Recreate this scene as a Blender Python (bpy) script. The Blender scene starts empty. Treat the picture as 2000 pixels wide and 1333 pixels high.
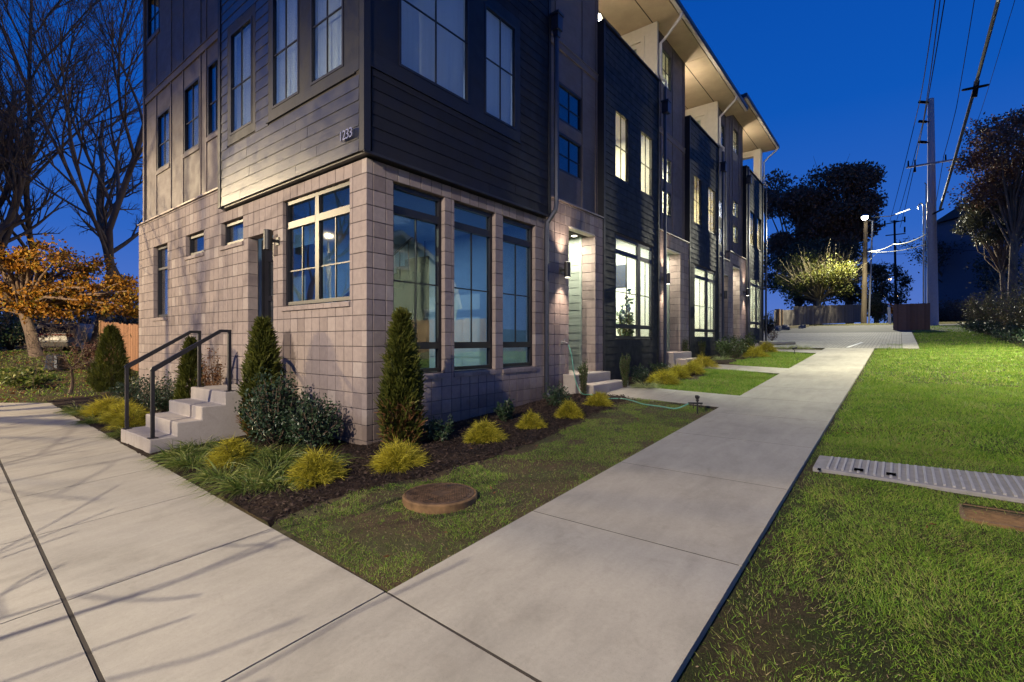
import bpy, math, random
import numpy as np
from mathutils import Vector, Euler

# ------------------------------------------------------------------ scene, camera, sky, exposure
scn = bpy.context.scene
COL = scn.collection
random.seed(7)
RNG = np.random.default_rng(11)
PI = math.pi

# world frame: origin at the foot of the masonry corner, +X along the front facade, +Y along the side facade
CAM = np.array([-3.7329, -5.2808, 1.32])
FWD = np.array([0.78525, 0.61918])          # camera heading in that frame
RGT = np.array([0.61918, -0.78525])
cam_d = bpy.data.cameras.new('camera')
cam_d.sensor_width = 36.0
cam_d.lens = 17.28
cam_d.clip_start = 0.05
cam_d.clip_end = 900
cam = bpy.data.objects.new('camera', cam_d)
COL.objects.link(cam)
cam.location = CAM.tolist()
cam.rotation_euler = (PI / 2, 0, math.atan2(-FWD[0], FWD[1]))
scn.camera = cam

vs = scn.view_settings
vs.view_transform = 'Standard'
vs.look = 'None'
vs.gamma = 1.0
vs.exposure = 0.13
vs.use_curve_mapping = False
scn.cycles.max_bounces = 6
scn.cycles.diffuse_bounces = 3
scn.cycles.glossy_bounces = 3
scn.cycles.transparent_max_bounces = 12
scn.cycles.sample_clamp_indirect = 4.0
scn.cycles.caustics_reflective = False
scn.cycles.caustics_refractive = False

world = bpy.data.worlds.new('World')
scn.world = world
world.use_nodes = True
wn = world.node_tree
for n in list(wn.nodes):
    wn.nodes.remove(n)
w_out = wn.nodes.new('ShaderNodeOutputWorld')
w_bg = wn.nodes.new('ShaderNodeBackground')
w_ramp = wn.nodes.new('ShaderNodeValToRGB')
w_sep = wn.nodes.new('ShaderNodeSeparateXYZ')
w_tc = wn.nodes.new('ShaderNodeTexCoord')
wn.links.new(w_tc.outputs['Generated'], w_sep.inputs[0])
wn.links.new(w_sep.outputs['Z'], w_ramp.inputs[0])
wn.links.new(w_ramp.outputs[0], w_bg.inputs['Color'])
wn.links.new(w_bg.outputs[0], w_out.inputs['Surface'])
w_bg.inputs['Strength'].default_value = 1.3
cr = w_ramp.color_ramp
cr.elements[0].position = 0.0
cr.elements[0].color = (0.105, 0.175, 0.42, 1)
cr.elements[1].position = 1.0
cr.elements[1].color = (0.004, 0.035, 0.22, 1)
for p, c in ((0.06, (0.060, 0.125, 0.40, 1)), (0.18, (0.020, 0.092, 0.38, 1)), (0.38, (0.003, 0.065, 0.335, 1)), (0.65, (0.001, 0.045, 0.27, 1))):
    e = cr.elements.new(p)
    e.color = c

def lamp(name, kind, loc, power, color, **kw):
    d = bpy.data.lights.new(name, kind)
    d.energy = power
    d.color = color
    for k, v in kw.items():
        if k not in ('aim', 'parent'):
            setattr(d, k, v)
    o = bpy.data.objects.new(name, d)
    COL.objects.link(o)
    o.location = loc
    if 'aim' in kw:
        o.rotation_euler = (Vector(kw['aim']) - Vector(loc)).to_track_quat('-Z', 'Y').to_euler()
    if kw.get('parent') is not None:
        o.parent = kw['parent']
        o.location = Vector(loc) - kw['parent'].location
    return o

# last trace of dusk light out of the western sky behind the camera, almost nothing
sun = lamp('sun', 'SUN', (0, 0, 30), 0.04, (0.62, 0.72, 1.0), aim=(9, 12, 26), angle=math.radians(20))

# ------------------------------------------------------------------ terrain height
def sstep(t):
    t = np.clip(t, 0, 1)
    return t * t * (3 - 2 * t)

def gz(x, y=0.0):
    """height of the paved level"""
    b = 0.0546 * np.clip(x, -9.0, 62.0)
    side = 0.046 * np.clip(np.asarray(y, dtype=float) - 11.0, 0, 20.0) * (1 - sstep((np.asarray(x, dtype=float) - 14.0) / 10.0))
    return b + side

def at(u, D):
    """x, y on the ray of image column u at depth D"""
    a = (u - 1000) / 960.0 * D
    return CAM[0] + a * RGT[0] + D * FWD[0], CAM[1] + a * RGT[1] + D * FWD[1]

def on_ground(u, v, dz=0.0):
    lo, hi = 0.5, (200.0 if v > 672 else 72.0)
    for _ in range(50):
        m = 0.5 * (lo + hi)
        x, y = at(u, m)
        if CAM[2] + (666 - v) / 960.0 * m > gz(x, y) + dz:
            lo = m
        else:
            hi = m
    return float(x), float(y), float(gz(x, y) + dz)

# ------------------------------------------------------------------ mesh builder
class MB:
    def __init__(self):
        self.v = []
        self.f = []
        self.n = 0
    def add(self, verts, faces):
        verts = np.asarray(verts, dtype=float)
        k = self.n
        self.v.append(verts)
        for f in faces:
            self.f.append([i + k for i in f])
        self.n += len(verts)
        return self
    def box(self, x0, x1, y0, y1, z0, z1):
        if x1 < x0: x0, x1 = x1, x0
        if y1 < y0: y0, y1 = y1, y0
        if z1 < z0: z0, z1 = z1, z0
        v = [(x0, y0, z0), (x1, y0, z0), (x1, y1, z0), (x0, y1, z0), (x0, y0, z1), (x1, y0, z1), (x1, y1, z1), (x0, y1, z1)]
        return self.add(v, [(0, 3, 2, 1), (4, 5, 6, 7), (0, 1, 5, 4), (1, 2, 6, 5), (2, 3, 7, 6), (3, 0, 4, 7)])
    def tube(self, pts, r, n=8, caps=True):
        pts = [Vector(p) for p in pts]
        rs = r if isinstance(r, (list, tuple)) else [r] * len(pts)
        V = []
        up = None
        for i, p in enumerate(pts):
            t = (pts[min(i + 1, len(pts) - 1)] - pts[max(i - 1, 0)]).normalized()
            if up is None:
                up = Vector((0, 0, 1)) if abs(t.z) < 0.9 else Vector((1, 0, 0))
            a = t.cross(up).normalized()
            b = a.cross(t).normalized()
            up = b
            for k in range(n):
                q = 2 * PI * (k + 0.5) / n
                V.append(p + (a * math.cos(q) + b * math.sin(q)) * rs[i])
        F = []
        for i in range(len(pts) - 1):
            for k in range(n):
                k2 = (k + 1) % n
                F.append((i * n + k, i * n + k2, (i + 1) * n + k2, (i + 1) * n + k))
        if caps:
            F.append(tuple(range(n))[::-1])
            m = (len(pts) - 1) * n
            F.append(tuple(range(m, m + n)))
        return self.add([tuple(q) for q in V], F)
    def lathe(self, cx, cy, prof, n=20, squash=1.0):
        V = []
        for r, z in prof:
            for k in range(n):
                q = 2 * PI * k / n
                V.append((cx + r * math.cos(q), cy + r * math.sin(q) * squash, z))
        F = []
        for i in range(len(prof) - 1):
            for k in range(n):
                k2 = (k + 1) % n
                F.append((i * n + k, i * n + k2, (i + 1) * n + k2, (i + 1) * n + k))
        F.append(tuple(range(n))[::-1])
        F.append(tuple(range((len(prof) - 1) * n, len(prof) * n)))
        return self.add(V, F)
    def prism(self, poly, axis, a0, a1):
        """extrude a 2-D polygon along axis ('x','y','z') from a0 to a1"""
        n = len(poly)
        def P(p, a):
            if axis == 'x': return (a, p[0], p[1])
            if axis == 'y': return (p[0], a, p[1])
            return (p[0], p[1], a)
        V = [P(p, a0) for p in poly] + [P(p, a1) for p in poly]
        F = [tuple(range(n))[::-1], tuple(range(n, 2 * n))]
        for i in range(n):
            j = (i + 1) % n
            F.append((i, j, n + j, n + i))
        return self.add(V, F)
    def mesh(self, name, off=(0, 0, 0)):
        me = bpy.data.meshes.new(name)
        V = np.concatenate(self.v) - np.array(off) if self.v else np.zeros((0, 3))
        me.from_pydata(V.tolist(), [], self.f)
        me.update()
        return me

def np_mesh(name, V, F):
    """V (n,3), F (m,k) all faces of the same size; fast"""
    me = bpy.data.meshes.new(name)
    V = np.ascontiguousarray(V, dtype=np.float32)
    F = np.ascontiguousarray(F, dtype=np.int32)
    me.vertices.add(len(V))
    me.vertices.foreach_set('co', V.ravel())
    k = F.shape[1]
    me.loops.add(F.size)
    me.loops.foreach_set('vertex_index', F.ravel())
    me.polygons.add(len(F))
    me.polygons.foreach_set('loop_start', np.arange(0, F.size, k, dtype=np.int32))
    me.polygons.foreach_set('loop_total', np.full(len(F), k, dtype=np.int32))
    me.update(calc_edges=True)
    return me

OFF = {}                                                       # thing -> world offset of its base

def link(name, me, mat=None, parent=None, loc=(0, 0, 0)):
    o = bpy.data.objects.new(name, me)
    COL.objects.link(o)
    if mat is not None and me is not None and len(me.materials) == 0:
        me.materials.append(mat)
    o.location = loc
    if parent is not None:
        o.parent = parent
        OFF[o] = OFF[parent]
    return o

def thing(name, label, cat, loc=(0, 0, 0), group=None):
    o = bpy.data.objects.new(name, None)
    o.empty_display_size = 0.2
    COL.objects.link(o)
    o.location = loc
    OFF[o] = tuple(loc)
    o['label'] = label
    o['category'] = cat
    if group: o['group'] = group
    return o

def tag(o, label, cat, group=None):
    o['label'] = label
    o['category'] = cat
    if group: o['group'] = group
    return o

def part(name, mb, mat, parent, label=None, bevel=0.0, smooth=False):
    me = mb.mesh(name, OFF[parent])
    o = link(name, me, mat, parent)
    if bevel: bev(o, bevel)
    if smooth: shade(o)
    if label: o['label'] = label
    return o

def single(name, mb, mat, label, cat, base=(0, 0, 0), group=None, bevel=0.0, smooth=False):
    me = mb.mesh(name, base)
    o = link(name, me, mat, None, base)
    OFF[o] = tuple(base)
    if bevel: bev(o, bevel)
    if smooth: shade(o)
    return tag(o, label, cat, group)

def struct(name, mb, mat, bevel=0.0):
    o = link(name, mb.mesh(name), mat)
    OFF[o] = (0, 0, 0)
    o['kind'] = 'structure'
    if bevel: bev(o, bevel)
    return o

def stuff(name, me, mat, label, cat):
    o = link(name, me, mat)
    OFF[o] = (0, 0, 0)
    o['kind'] = 'stuff'
    return tag(o, label, cat)

def bev(o, w, seg=1):
    m = o.modifiers.new('bevel', 'BEVEL')
    m.width = w
    m.segments = seg
    m.limit_method = 'ANGLE'

def shade(o):
    for p in o.data.polygons:
        p.use_smooth = True

def copy_tree(o, parent=None):
    c = o.copy()
    COL.objects.link(c)
    if parent is not None: c.parent = parent
    for ch in o.children:
        copy_tree(ch, c)
    return c

# ------------------------------------------------------------------ materials
def nt(name):
    m = bpy.data.materials.new(name)
    m.use_nodes = True
    t = m.node_tree
    return m, t, t.nodes['Principled BSDF']

def _coords(t, space):
    if space == 'object':
        n = t.nodes.new('ShaderNodeTexCoord')
        return n.outputs['Object']
    n = t.nodes.new('ShaderNodeNewGeometry')
    return n.outputs['Position']

def noise(t, scale, detail=4, rough=0.55, vec=None, stretch=None, dist=0.0):
    n = t.nodes.new('ShaderNodeTexNoise')
    n.inputs['Scale'].default_value = scale
    n.inputs['Detail'].default_value = detail
    n.inputs['Roughness'].default_value = rough
    n.inputs['Distortion'].default_value = dist
    if vec is None: vec = _coords(t, 'world')
    if stretch:
        mp = t.nodes.new('ShaderNodeMapping')
        mp.inputs['Scale'].default_value = stretch
        t.links.new(vec, mp.inputs[0])
        vec = mp.outputs[0]
    t.links.new(vec, n.inputs['Vector'])
    return n.outputs['Fac']

def ramp(t, fac, stops):
    r = t.nodes.new('ShaderNodeValToRGB')
    e = r.color_ramp.elements
    e[0].position, e[0].color = stops[0][0], (*stops[0][1], 1)
    e[1].position, e[1].color = stops[-1][0], (*stops[-1][1], 1)
    for p, c in stops[1:-1]:
        q = e.new(p)
        q.color = (*c, 1)
    t.links.new(fac, r.inputs[0])
    return r.outputs[0]

def mix(t, a, b, fac, mode='MIX'):
    n = t.nodes.new('ShaderNodeMix')
    n.data_type = 'RGBA'
    n.blend_type = mode
    for s, v in ((n.inputs[6], a), (n.inputs[7], b), (n.inputs[0], fac)):
        if hasattr(v, 'links') or hasattr(v, 'is_linked'):
            t.links.new(v, s)
        else:
            s.default_value = v if isinstance(v, (int, float)) else (*v, 1)
    return n.outputs[2]

def math_n(t, op, a, b=0.0):
    n = t.nodes.new('ShaderNodeMath')
    n.operation = op
    for s, v in ((n.inputs[0], a), (n.inputs[1], b)):
        if hasattr(v, 'is_linked'): t.links.new(v, s)
        else: s.default_value = v
    return n.outputs[0]

def bump(t, bs, fac, strength=0.3, dist=0.01):
    b = t.nodes.new('ShaderNodeBump')
    b.inputs['Strength'].default_value = strength
    b.inputs['Distance'].default_value = dist
    t.links.new(fac, b.inputs['Height'])
    t.links.new(b.outputs[0], bs.inputs['Normal'])

def simple(name, col, rough=0.6, metal=0.0, spec=0.5, var=0.12, scale=8.0, bmp=0.0, bdist=0.004, stretch=None, emit=None, es=0.0, island=0.0, objrand=0.0):
    m, t, b = nt(name)
    f = noise(t, scale, 5, 0.6, stretch=stretch)
    c0 = tuple(max(0, c * (1 - var)) for c in col)
    c1 = tuple(min(1, c * (1 + var)) for c in col)
    c = ramp(t, f, [(0.3, c0), (0.7, c1)])
    if island or objrand:
        if island:
            g = t.nodes.new('ShaderNodeNewGeometry')
            r = g.outputs['Random Per Island']
            k = island
        if objrand:
            oi = t.nodes.new('ShaderNodeObjectInfo')
            r2 = oi.outputs['Random']
            if island:
                r = math_n(t, 'FRACT', math_n(t, 'ADD', r, r2))
            else:
                r = r2
                k = objrand
        mul = ramp(t, r, [(0.0, (1 - k,) * 3), (1.0, (1 + k,) * 3)])
        c = mix(t, c, mul, 1.0, 'MULTIPLY')
    t.links.new(c, b.inputs['Base Color'])
    b.inputs['Roughness'].default_value = rough
    b.inputs['Metallic'].default_value = metal
    b.inputs['Specular IOR Level'].default_value = spec
    if bmp:
        bump(t, b, noise(t, scale * 6, 6, 0.7, stretch=stretch), bmp, bdist)
    if emit:
        b.inputs['Emission Color'].default_value = (*emit, 1)
        b.inputs['Emission Strength'].default_value = es
    return m

def foliage_mat(name, cols, trans=0.25, rough=0.55, scale=3.0, spec=0.3):
    """leaf colours picked per leaf, with clump-scale drift"""
    m, t, b = nt(name)
    g = t.nodes.new('ShaderNodeNewGeometry')
    f = noise(t, scale, 3)
    r = math_n(t, 'ADD', math_n(t, 'MULTIPLY', g.outputs['Random Per Island'], 0.6), math_n(t, 'MULTIPLY', f, 0.5))
    n = len(cols)
    c = ramp(t, r, [(0.12 + 0.76 * i / (n - 1), cols[i]) for i in range(n)])
    t.links.new(c, b.inputs['Base Color'])
    b.inputs['Roughness'].default_value = rough
    b.inputs['Specular IOR Level'].default_value = spec
    if trans:
        tr = t.nodes.new('ShaderNodeBsdfTranslucent')
        t.links.new(c, tr.inputs['Color'])
        mx = t.nodes.new('ShaderNodeMixShader')
        mx.inputs[0].default_value = trans
        t.links.new(b.outputs[0], mx.inputs[1])
        t.links.new(tr.outputs[0], mx.inputs[2])
        t.links.new(mx.outputs[0], t.nodes['Material Output'].inputs['Surface'])
    return m

def glass_mat(name, tint=(0.86, 0.9, 0.9), boost=1.0):
    m, t, b = nt(name)
    t.nodes.remove(b)
    tr = t.nodes.new('ShaderNodeBsdfTransparent')
    tr.inputs[0].default_value = (*tint, 1)
    gl = t.nodes.new('ShaderNodeBsdfGlossy')
    gl.inputs['Roughness'].default_value = 0.012
    nz = noise(t, 1.1, 2)
    bp = t.nodes.new('ShaderNodeBump')
    bp.inputs['Strength'].default_value = 0.035
    bp.inputs['Distance'].default_value = 0.06
    t.links.new(nz, bp.inputs['Height'])
    t.links.new(bp.outputs[0], gl.inputs['Normal'])
    lw = t.nodes.new('ShaderNodeLayerWeight')
    lw.inputs['Blend'].default_value = 0.5
    k = math_n(t, 'POWER', lw.outputs['Facing'], 5.0)
    k = math_n(t, 'MINIMUM', math_n(t, 'MULTIPLY', math_n(t, 'ADD', math_n(t, 'MULTIPLY', k, 0.95), 0.045), boost), 1.0)
    mx = t.nodes.new('ShaderNodeMixShader')
    t.links.new(k, mx.inputs[0])
    t.links.new(tr.outputs[0], mx.inputs[1])
    t.links.new(gl.outputs[0], mx.inputs[2])
    t.links.new(mx.outputs[0], t.nodes['Material Output'].inputs['Surface'])
    return m

def concrete_mat(name, base, var=0.16):
    m, t, b = nt(name)
    big = noise(t, 0.9, 5, 0.62, dist=0.6)
    fine = noise(t, 38, 6, 0.7)
    streak = noise(t, 1.5, 4, 0.6, stretch=(1.0, 4.0, 1.0), dist=0.4)
    c = ramp(t, big, [(0.25, tuple(x * (1 - var * 1.5) for x in base)), (0.5, base), (0.78, tuple(x * (1 + var * .6) for x in base))])
    spots = noise(t, 4.5, 5, 0.7, dist=0.8)
    c = mix(t, c, ramp(t, spots, [(0.28, (0.84, 0.83, 0.82)), (0.46, (1, 1, 1))]), 0.7, 'MULTIPLY')
    c = mix(t, c, ramp(t, noise(t, 210, 2, 0.5), [(0.30, (0.80, 0.79, 0.78)), (0.42, (1, 1, 1))]), 0.8, 'MULTIPLY')
    c = mix(t, c, ramp(t, streak, [(0.3, (0.84, 0.83, 0.82)), (0.62, (1.03, 1.02, 1.0))]), 0.8, 'MULTIPLY')
    c = mix(t, c, ramp(t, fine, [(0.25, (0.86, 0.86, 0.86)), (0.75, (1.09, 1.09, 1.09))]), 0.7, 'MULTIPLY')
    oi = t.nodes.new('ShaderNodeObjectInfo')
    c = mix(t, c, ramp(t, oi.outputs['Random'], [(0, (0.93, 0.93, 0.93)), (1, (1.05, 1.05, 1.04))]), 1.0, 'MULTIPLY')
    t.links.new(c, b.inputs['Base Color'])
    b.inputs['Roughness'].default_value = 0.82
    b.inputs['Specular IOR Level'].default_value = 0.3
    bump(t, b, noise(t, 120, 5, 0.8), 0.35, 0.003)
    return m

def block_mat():
    m, t, b = nt('painted_block')
    g = t.nodes.new('ShaderNodeNewGeometry')
    oi = t.nodes.new('ShaderNodeObjectInfo')
    r = math_n(t, 'FRACT', math_n(t, 'ADD', g.outputs['Random Per Island'], oi.outputs['Random']))
    c = ramp(t, r, [(0.0, (0.215, 0.172, 0.158)), (0.15, (0.268, 0.218, 0.200)), (0.85, (0.298, 0.243, 0.222)), (1.0, (0.36, 0.305, 0.275))])
    sp = t.nodes.new('ShaderNodeSeparateXYZ'); t.links.new(g.outputs['Position'], sp.inputs[0])
    hgt = math_n(t, 'SUBTRACT', sp.outputs['Z'], math_n(t, 'MULTIPLY', sp.outputs['X'], 0.0546))
    hgt = math_n(t, 'ADD', hgt, math_n(t, 'MULTIPLY', noise(t, 3.5, 4, 0.7), -0.45))
    c = mix(t, c, ramp(t, hgt, [(0.0, (0.66, 0.61, 0.54)), (0.22, (1, 1, 1))]), 0.8, 'MULTIPLY')
    f = noise(t, 11, 6, 0.65)
    c = mix(t, c, ramp(t, f, [(0.3, (0.86, 0.85, 0.85)), (0.7, (1.1, 1.1, 1.08))]), 0.9, 'MULTIPLY')
    st = noise(t, 1.3, 4, 0.6, stretch=(1, 1, 0.35))
    c = mix(t, c, ramp(t, st, [(0.32, (0.88, 0.88, 0.9)), (0.6, (1.0, 1.0, 1.0))]), 0.8, 'MULTIPLY')
    t.links.new(c, b.inputs['Base Color'])
    b.inputs['Roughness'].default_value = 0.85
    b.inputs['Specular IOR Level'].default_value = 0.3
    bump(t, b, noise(t, 95, 5, 0.75), 0.45, 0.004)
    return m

def boards_mat(name, base, rough=0.5, grain=0.3, spec=0.5):
    m, t, b = nt(name)
    g = t.nodes.new('ShaderNodeNewGeometry')
    oi = t.nodes.new('ShaderNodeObjectInfo')
    r = math_n(t, 'FRACT', math_n(t, 'ADD', g.outputs['Random Per Island'], oi.outputs['Random']))
    c = ramp(t, r, [(0.0, tuple(x * 0.82 for x in base)), (1.0, tuple(x * 1.2 for x in base))])
    gr = noise(t, 9, 6, 0.7, stretch=(0.35, 0.35, 5.0), dist=0.7)
    c = mix(t, c, ramp(t, gr, [(0.3, (0.8, 0.8, 0.8)), (0.7, (1.15, 1.15, 1.15))]), 0.8, 'MULTIPLY')
    t.links.new(c, b.inputs['Base Color'])
    rr = ramp(t, noise(t, 5, 3), [(0.3, (rough * .85,) * 3), (0.7, (min(1, rough * 1.2),) * 3)])
    t.links.new(rr, b.inputs['Roughness'])
    b.inputs['Specular IOR Level'].default_value = spec
    bump(t, b, gr, grain, 0.006)
    return m

def ground_mat(name, stops, scale=2.0, bmp=0.8, bdist=0.03, fine=30.0):
    m, t, b = nt(name)
    f = noise(t, scale, 7, 0.68, dist=0.4)
    c = ramp(t, f, stops)
    c = mix(t, c, ramp(t, noise(t, fine, 5, 0.8), [(0.25, (0.55, 0.55, 0.55)), (0.75, (1.4, 1.4, 1.4))]), 0.9, 'MULTIPLY')
    t.links.new(c, b.inputs['Base Color'])
    b.inputs['Roughness'].default_value = 0.95
    b.inputs['Specular IOR Level'].default_value = 0.15
    bump(t, b, noise(t, fine, 6, 0.8), bmp, bdist)
    return m

M = {}
M['block'] = block_mat()
M['mortar'] = simple('mortar', (0.085, 0.070, 0.068), 0.95, var=0.15, scale=30)
M['siding'] = boards_mat('dark_siding', (0.015, 0.015, 0.019), 0.34, 0.30, 1.0)
M['siding_front'] = boards_mat('dimmed_front_siding', (0.012, 0.012, 0.016), 0.6, 0.25, 0.25)  # same siding as the side face, darker and duller to look less lit
M['dtrim'] = boards_mat('dark_trim', (0.013, 0.014, 0.020), 0.5, 0.12, 0.3)
M['siding_bay'] = boards_mat('dark_bay_siding', (0.012, 0.014, 0.016), 0.6, 0.3, 0.3)
M['panel'] = boards_mat('brown_panel', (0.135, 0.108, 0.100), 0.6, 0.12, 0.4)
M['batten'] = boards_mat('brown_batten', (0.150, 0.120, 0.110), 0.6, 0.12, 0.4)
M['sage'] = boards_mat('sage_siding', (0.25, 0.29, 0.255), 0.6, 0.2, 0.3)
M['cream'] = simple('cream_trim', (0.66, 0.60, 0.50), 0.6, var=0.05)
M['soffit'] = simple('soffit_board', (0.42, 0.335, 0.24), 0.6, var=0.10, scale=3)
M['wframe'] = simple('black_window_frame', (0.014, 0.014, 0.018), 0.42, var=0.15, spec=0.4)
M['bluemetal'] = simple('dark_blue_metal', (0.030, 0.034, 0.052), 0.35, metal=0.2, var=0.15)
M['whitemetal'] = simple('white_metal', (0.62, 0.58, 0.55), 0.45, var=0.06)
M['flash'] = simple('metal_flashing', (0.20, 0.16, 0.135), 0.4, metal=0.3, var=0.15)
M['roof'] = simple('dark_roof', (0.03, 0.03, 0.034), 0.6, var=0.2)
M['glass'] = glass_mat('window_glass', boost=1.5)
M['glass_dark'] = glass_mat('window_glass_reflective', tint=(0.72, 0.8, 0.84), boost=2.2)
M['black'] = simple('black_metal', (0.018, 0.016, 0.016), 0.5, metal=0.0, var=0.2)
M['concrete'] = concrete_mat('walk_concrete', (0.350, 0.326, 0.275))
M['stepc'] = concrete_mat('step_concrete', (0.42, 0.375, 0.335), 0.08)
M['joint'] = simple('joint_dirt', (0.035, 0.028, 0.022), 0.95)
M['wall_in'] = simple('interior_wall', (0.74, 0.72, 0.62), 0.8, var=0.03)
M['wall_cool'] = simple('interior_wall_cool', (0.42, 0.50, 0.56), 0.8, var=0.05)
M['floor_in'] = simple('interior_floor', (0.30, 0.21, 0.13), 0.5, var=0.2)
M['mulch'] = ground_mat('mulch', [(0.25, (0.014, 0.009, 0.007)), (0.5, (0.034, 0.021, 0.015)), (0.8, (0.07, 0.042, 0.028))], 5.0, 1.0, 0.05, 42)
M['chip'] = simple('mulch_chip', (0.042, 0.026, 0.019), 0.95, var=0.3, scale=3, island=0.6)
M['soil'] = ground_mat('soil', [(0.2, (0.05, 0.032, 0.018)), (0.42, (0.10, 0.068, 0.04)), (0.6, (0.07, 0.07, 0.03)), (0.85, (0.16, 0.125, 0.085))], 1.6, 0.9, 0.03, 28)
M['turf'] = ground_mat('turf_soil', [(0.25, (0.13, 0.095, 0.06)), (0.42, (0.075, 0.058, 0.03)), (0.6, (0.05, 0.06, 0.02)), (0.85, (0.055, 0.085, 0.02))], 1.6, 1.0, 0.05, 55)
M['hole'] = simple('lift_hole_black', (0.006, 0.006, 0.006), 1.0, spec=0.0)
M['debris'] = simple('dry_debris', (0.20, 0.15, 0.09), 0.95, var=0.3, scale=3, island=0.7)
M['litter'] = ground_mat('leaf_litter', [(0.2, (0.03, 0.022, 0.012)), (0.45, (0.04, 0.045, 0.016)), (0.6, (0.075, 0.05, 0.022)), (0.85, (0.11, 0.06, 0.025))], 0.8, 0.9, 0.04, 12)
M['grass'] = foliage_mat('grass_blades', [(0.048, 0.10, 0.012), (0.10, 0.205, 0.018), (0.170, 0.315, 0.028), (0.27, 0.39, 0.05), (0.38, 0.36, 0.12)], 0.35, 0.5, 2.2)
M['drygrass'] = foliage_mat('dry_grass', [(0.12, 0.10, 0.045), (0.22, 0.18, 0.09), (0.30, 0.25, 0.14)], 0.2, 0.8, 2)
M['gold'] = foliage_mat('golden_threads', [(0.08, 0.075, 0.008), (0.22, 0.20, 0.014), (0.46, 0.40, 0.025), (0.66, 0.58, 0.08)], 0.3, 0.6, 9)
M['holly'] = foliage_mat('holly_leaf', [(0.010, 0.020, 0.009), (0.020, 0.042, 0.016), (0.034, 0.064, 0.026), (0.06, 0.085, 0.045)], 0.1, 0.42, 6, 0.4)
M['arbor'] = foliage_mat('arborvitae_spray', [(0.022, 0.028, 0.005), (0.050, 0.062, 0.008), (0.085, 0.095, 0.012), (0.125, 0.120, 0.02)], 0.2, 0.6, 5)
M['arbor_dead'] = foliage_mat('dead_spray', [(0.07, 0.03, 0.012), (0.15, 0.065, 0.022), (0.20, 0.10, 0.04)], 0.15, 0.7, 4)
M['lirio'] = foliage_mat('strap_leaf', [(0.035, 0.06, 0.012), (0.07, 0.115, 0.02), (0.15, 0.19, 0.035), (0.30, 0.29, 0.09)], 0.25, 0.45, 6)
M['lirio_var'] = foliage_mat('striped_strap_leaf', [(0.12, 0.17, 0.05), (0.25, 0.30, 0.10), (0.42, 0.42, 0.2)], 0.25, 0.45, 6)
M['box'] = foliage_mat('upright_shrub_leaf', [(0.018, 0.03, 0.008), (0.045, 0.07, 0.018), (0.09, 0.12, 0.035)], 0.15, 0.4, 6)
M['hedge'] = foliage_mat('hedge_leaf', [(0.03, 0.04, 0.014), (0.075, 0.085, 0.03), (0.15, 0.135, 0.055), (0.27, 0.20, 0.10)], 0.2, 0.5, 2)
M['orange'] = foliage_mat('orange_leaf', [(0.07, 0.03, 0.008), (0.25, 0.105, 0.012), (0.46, 0.21, 0.02), (0.22, 0.20, 0.03)], 0.35, 0.6, 1.3)
M['russet'] = foliage_mat('russet_leaf', [(0.09, 0.05, 0.035), (0.20, 0.10, 0.065), (0.15, 0.11, 0.06)], 0.2, 0.7, 0.5)
M['lime'] = foliage_mat('lit_leaf', [(0.05, 0.07, 0.015), (0.13, 0.15, 0.03), (0.30, 0.28, 0.06)], 0.3, 0.6, 1.0)
M['darkleaf'] = foliage_mat('dark_leaf', [(0.025, 0.03, 0.018), (0.055, 0.06, 0.035), (0.10, 0.09, 0.05)], 0.15, 0.6, 1.0)
M['purple'] = foliage_mat('purple_leaf', [(0.03, 0.012, 0.014), (0.09, 0.03, 0.03), (0.12, 0.07, 0.03)], 0.2, 0.6, 2)
M['bark'] = simple('bark', (0.17, 0.115, 0.08), 0.95, var=0.35, scale=4, bmp=0.9, bdist=0.03, stretch=(1, 1, 0.3))
M['barkpale'] = simple('pale_bark', (0.17, 0.125, 0.10), 0.95, var=0.3, scale=4, bmp=0.9, bdist=0.03, stretch=(1, 1, 0.3))
M['twiglit'] = simple('pale_twig', (0.20, 0.165, 0.095), 0.9, var=0.25)
M['twig'] = simple('twig', (0.15, 0.10, 0.068), 0.9, var=0.3)
M['rust'] = simple('rusty_iron', (0.20, 0.115, 0.050), 0.85, metal=0.2, var=0.35, scale=14, bmp=0.5, bdist=0.004)
M['rusttop'] = simple('worn_iron_top', (0.12, 0.072, 0.042), 0.6, metal=0.35, var=0.55, scale=16, bmp=0.5, bdist=0.003)
M['polymer'] = simple('grey_polymer', (0.36, 0.34, 0.32), 0.8, var=0.10, scale=14, bmp=0.2)
M['polymer_base'] = simple('dark_polymer', (0.27, 0.255, 0.235), 0.9, var=0.15, scale=10)  # plate darker than its ribs, so they stand out as stripes
M['rib'] = simple('light_rib', (0.37, 0.355, 0.33), 0.8, var=0.1, scale=10)
M['hose'] = simple('green_hose', (0.10, 0.30, 0.22), 0.45, var=0.1)
M['wood_dark'] = boards_mat('weathered_wood', (0.17, 0.145, 0.125), 0.85, 0.4, 0.2)
M['wood_new'] = boards_mat('new_wood', (0.30, 0.19, 0.10), 0.8, 0.4, 0.2)
M['wood_brown'] = boards_mat('brown_wood', (0.25, 0.135, 0.08), 0.8, 0.4, 0.2)
M['pole'] = simple('steel_pole', (0.36, 0.34, 0.37), 0.55, metal=0.2, var=0.10)
M['poleW'] = simple('wood_pole', (0.17, 0.125, 0.075), 0.9, var=0.25, scale=6, stretch=(1, 1, 0.2))
M['galv'] = simple('galvanised_pipe', (0.30, 0.30, 0.30), 0.45, metal=0.5, var=0.1)
M['wire'] = simple('black_wire', (0.012, 0.012, 0.015), 1.0, spec=0.05)
M['cable'] = simple('grey_cable', (0.22, 0.21, 0.17), 0.6, var=0.2)
M['cable_lit'] = simple('pale_cable', (0.16, 0.16, 0.15), 0.9, var=0.1)
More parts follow.
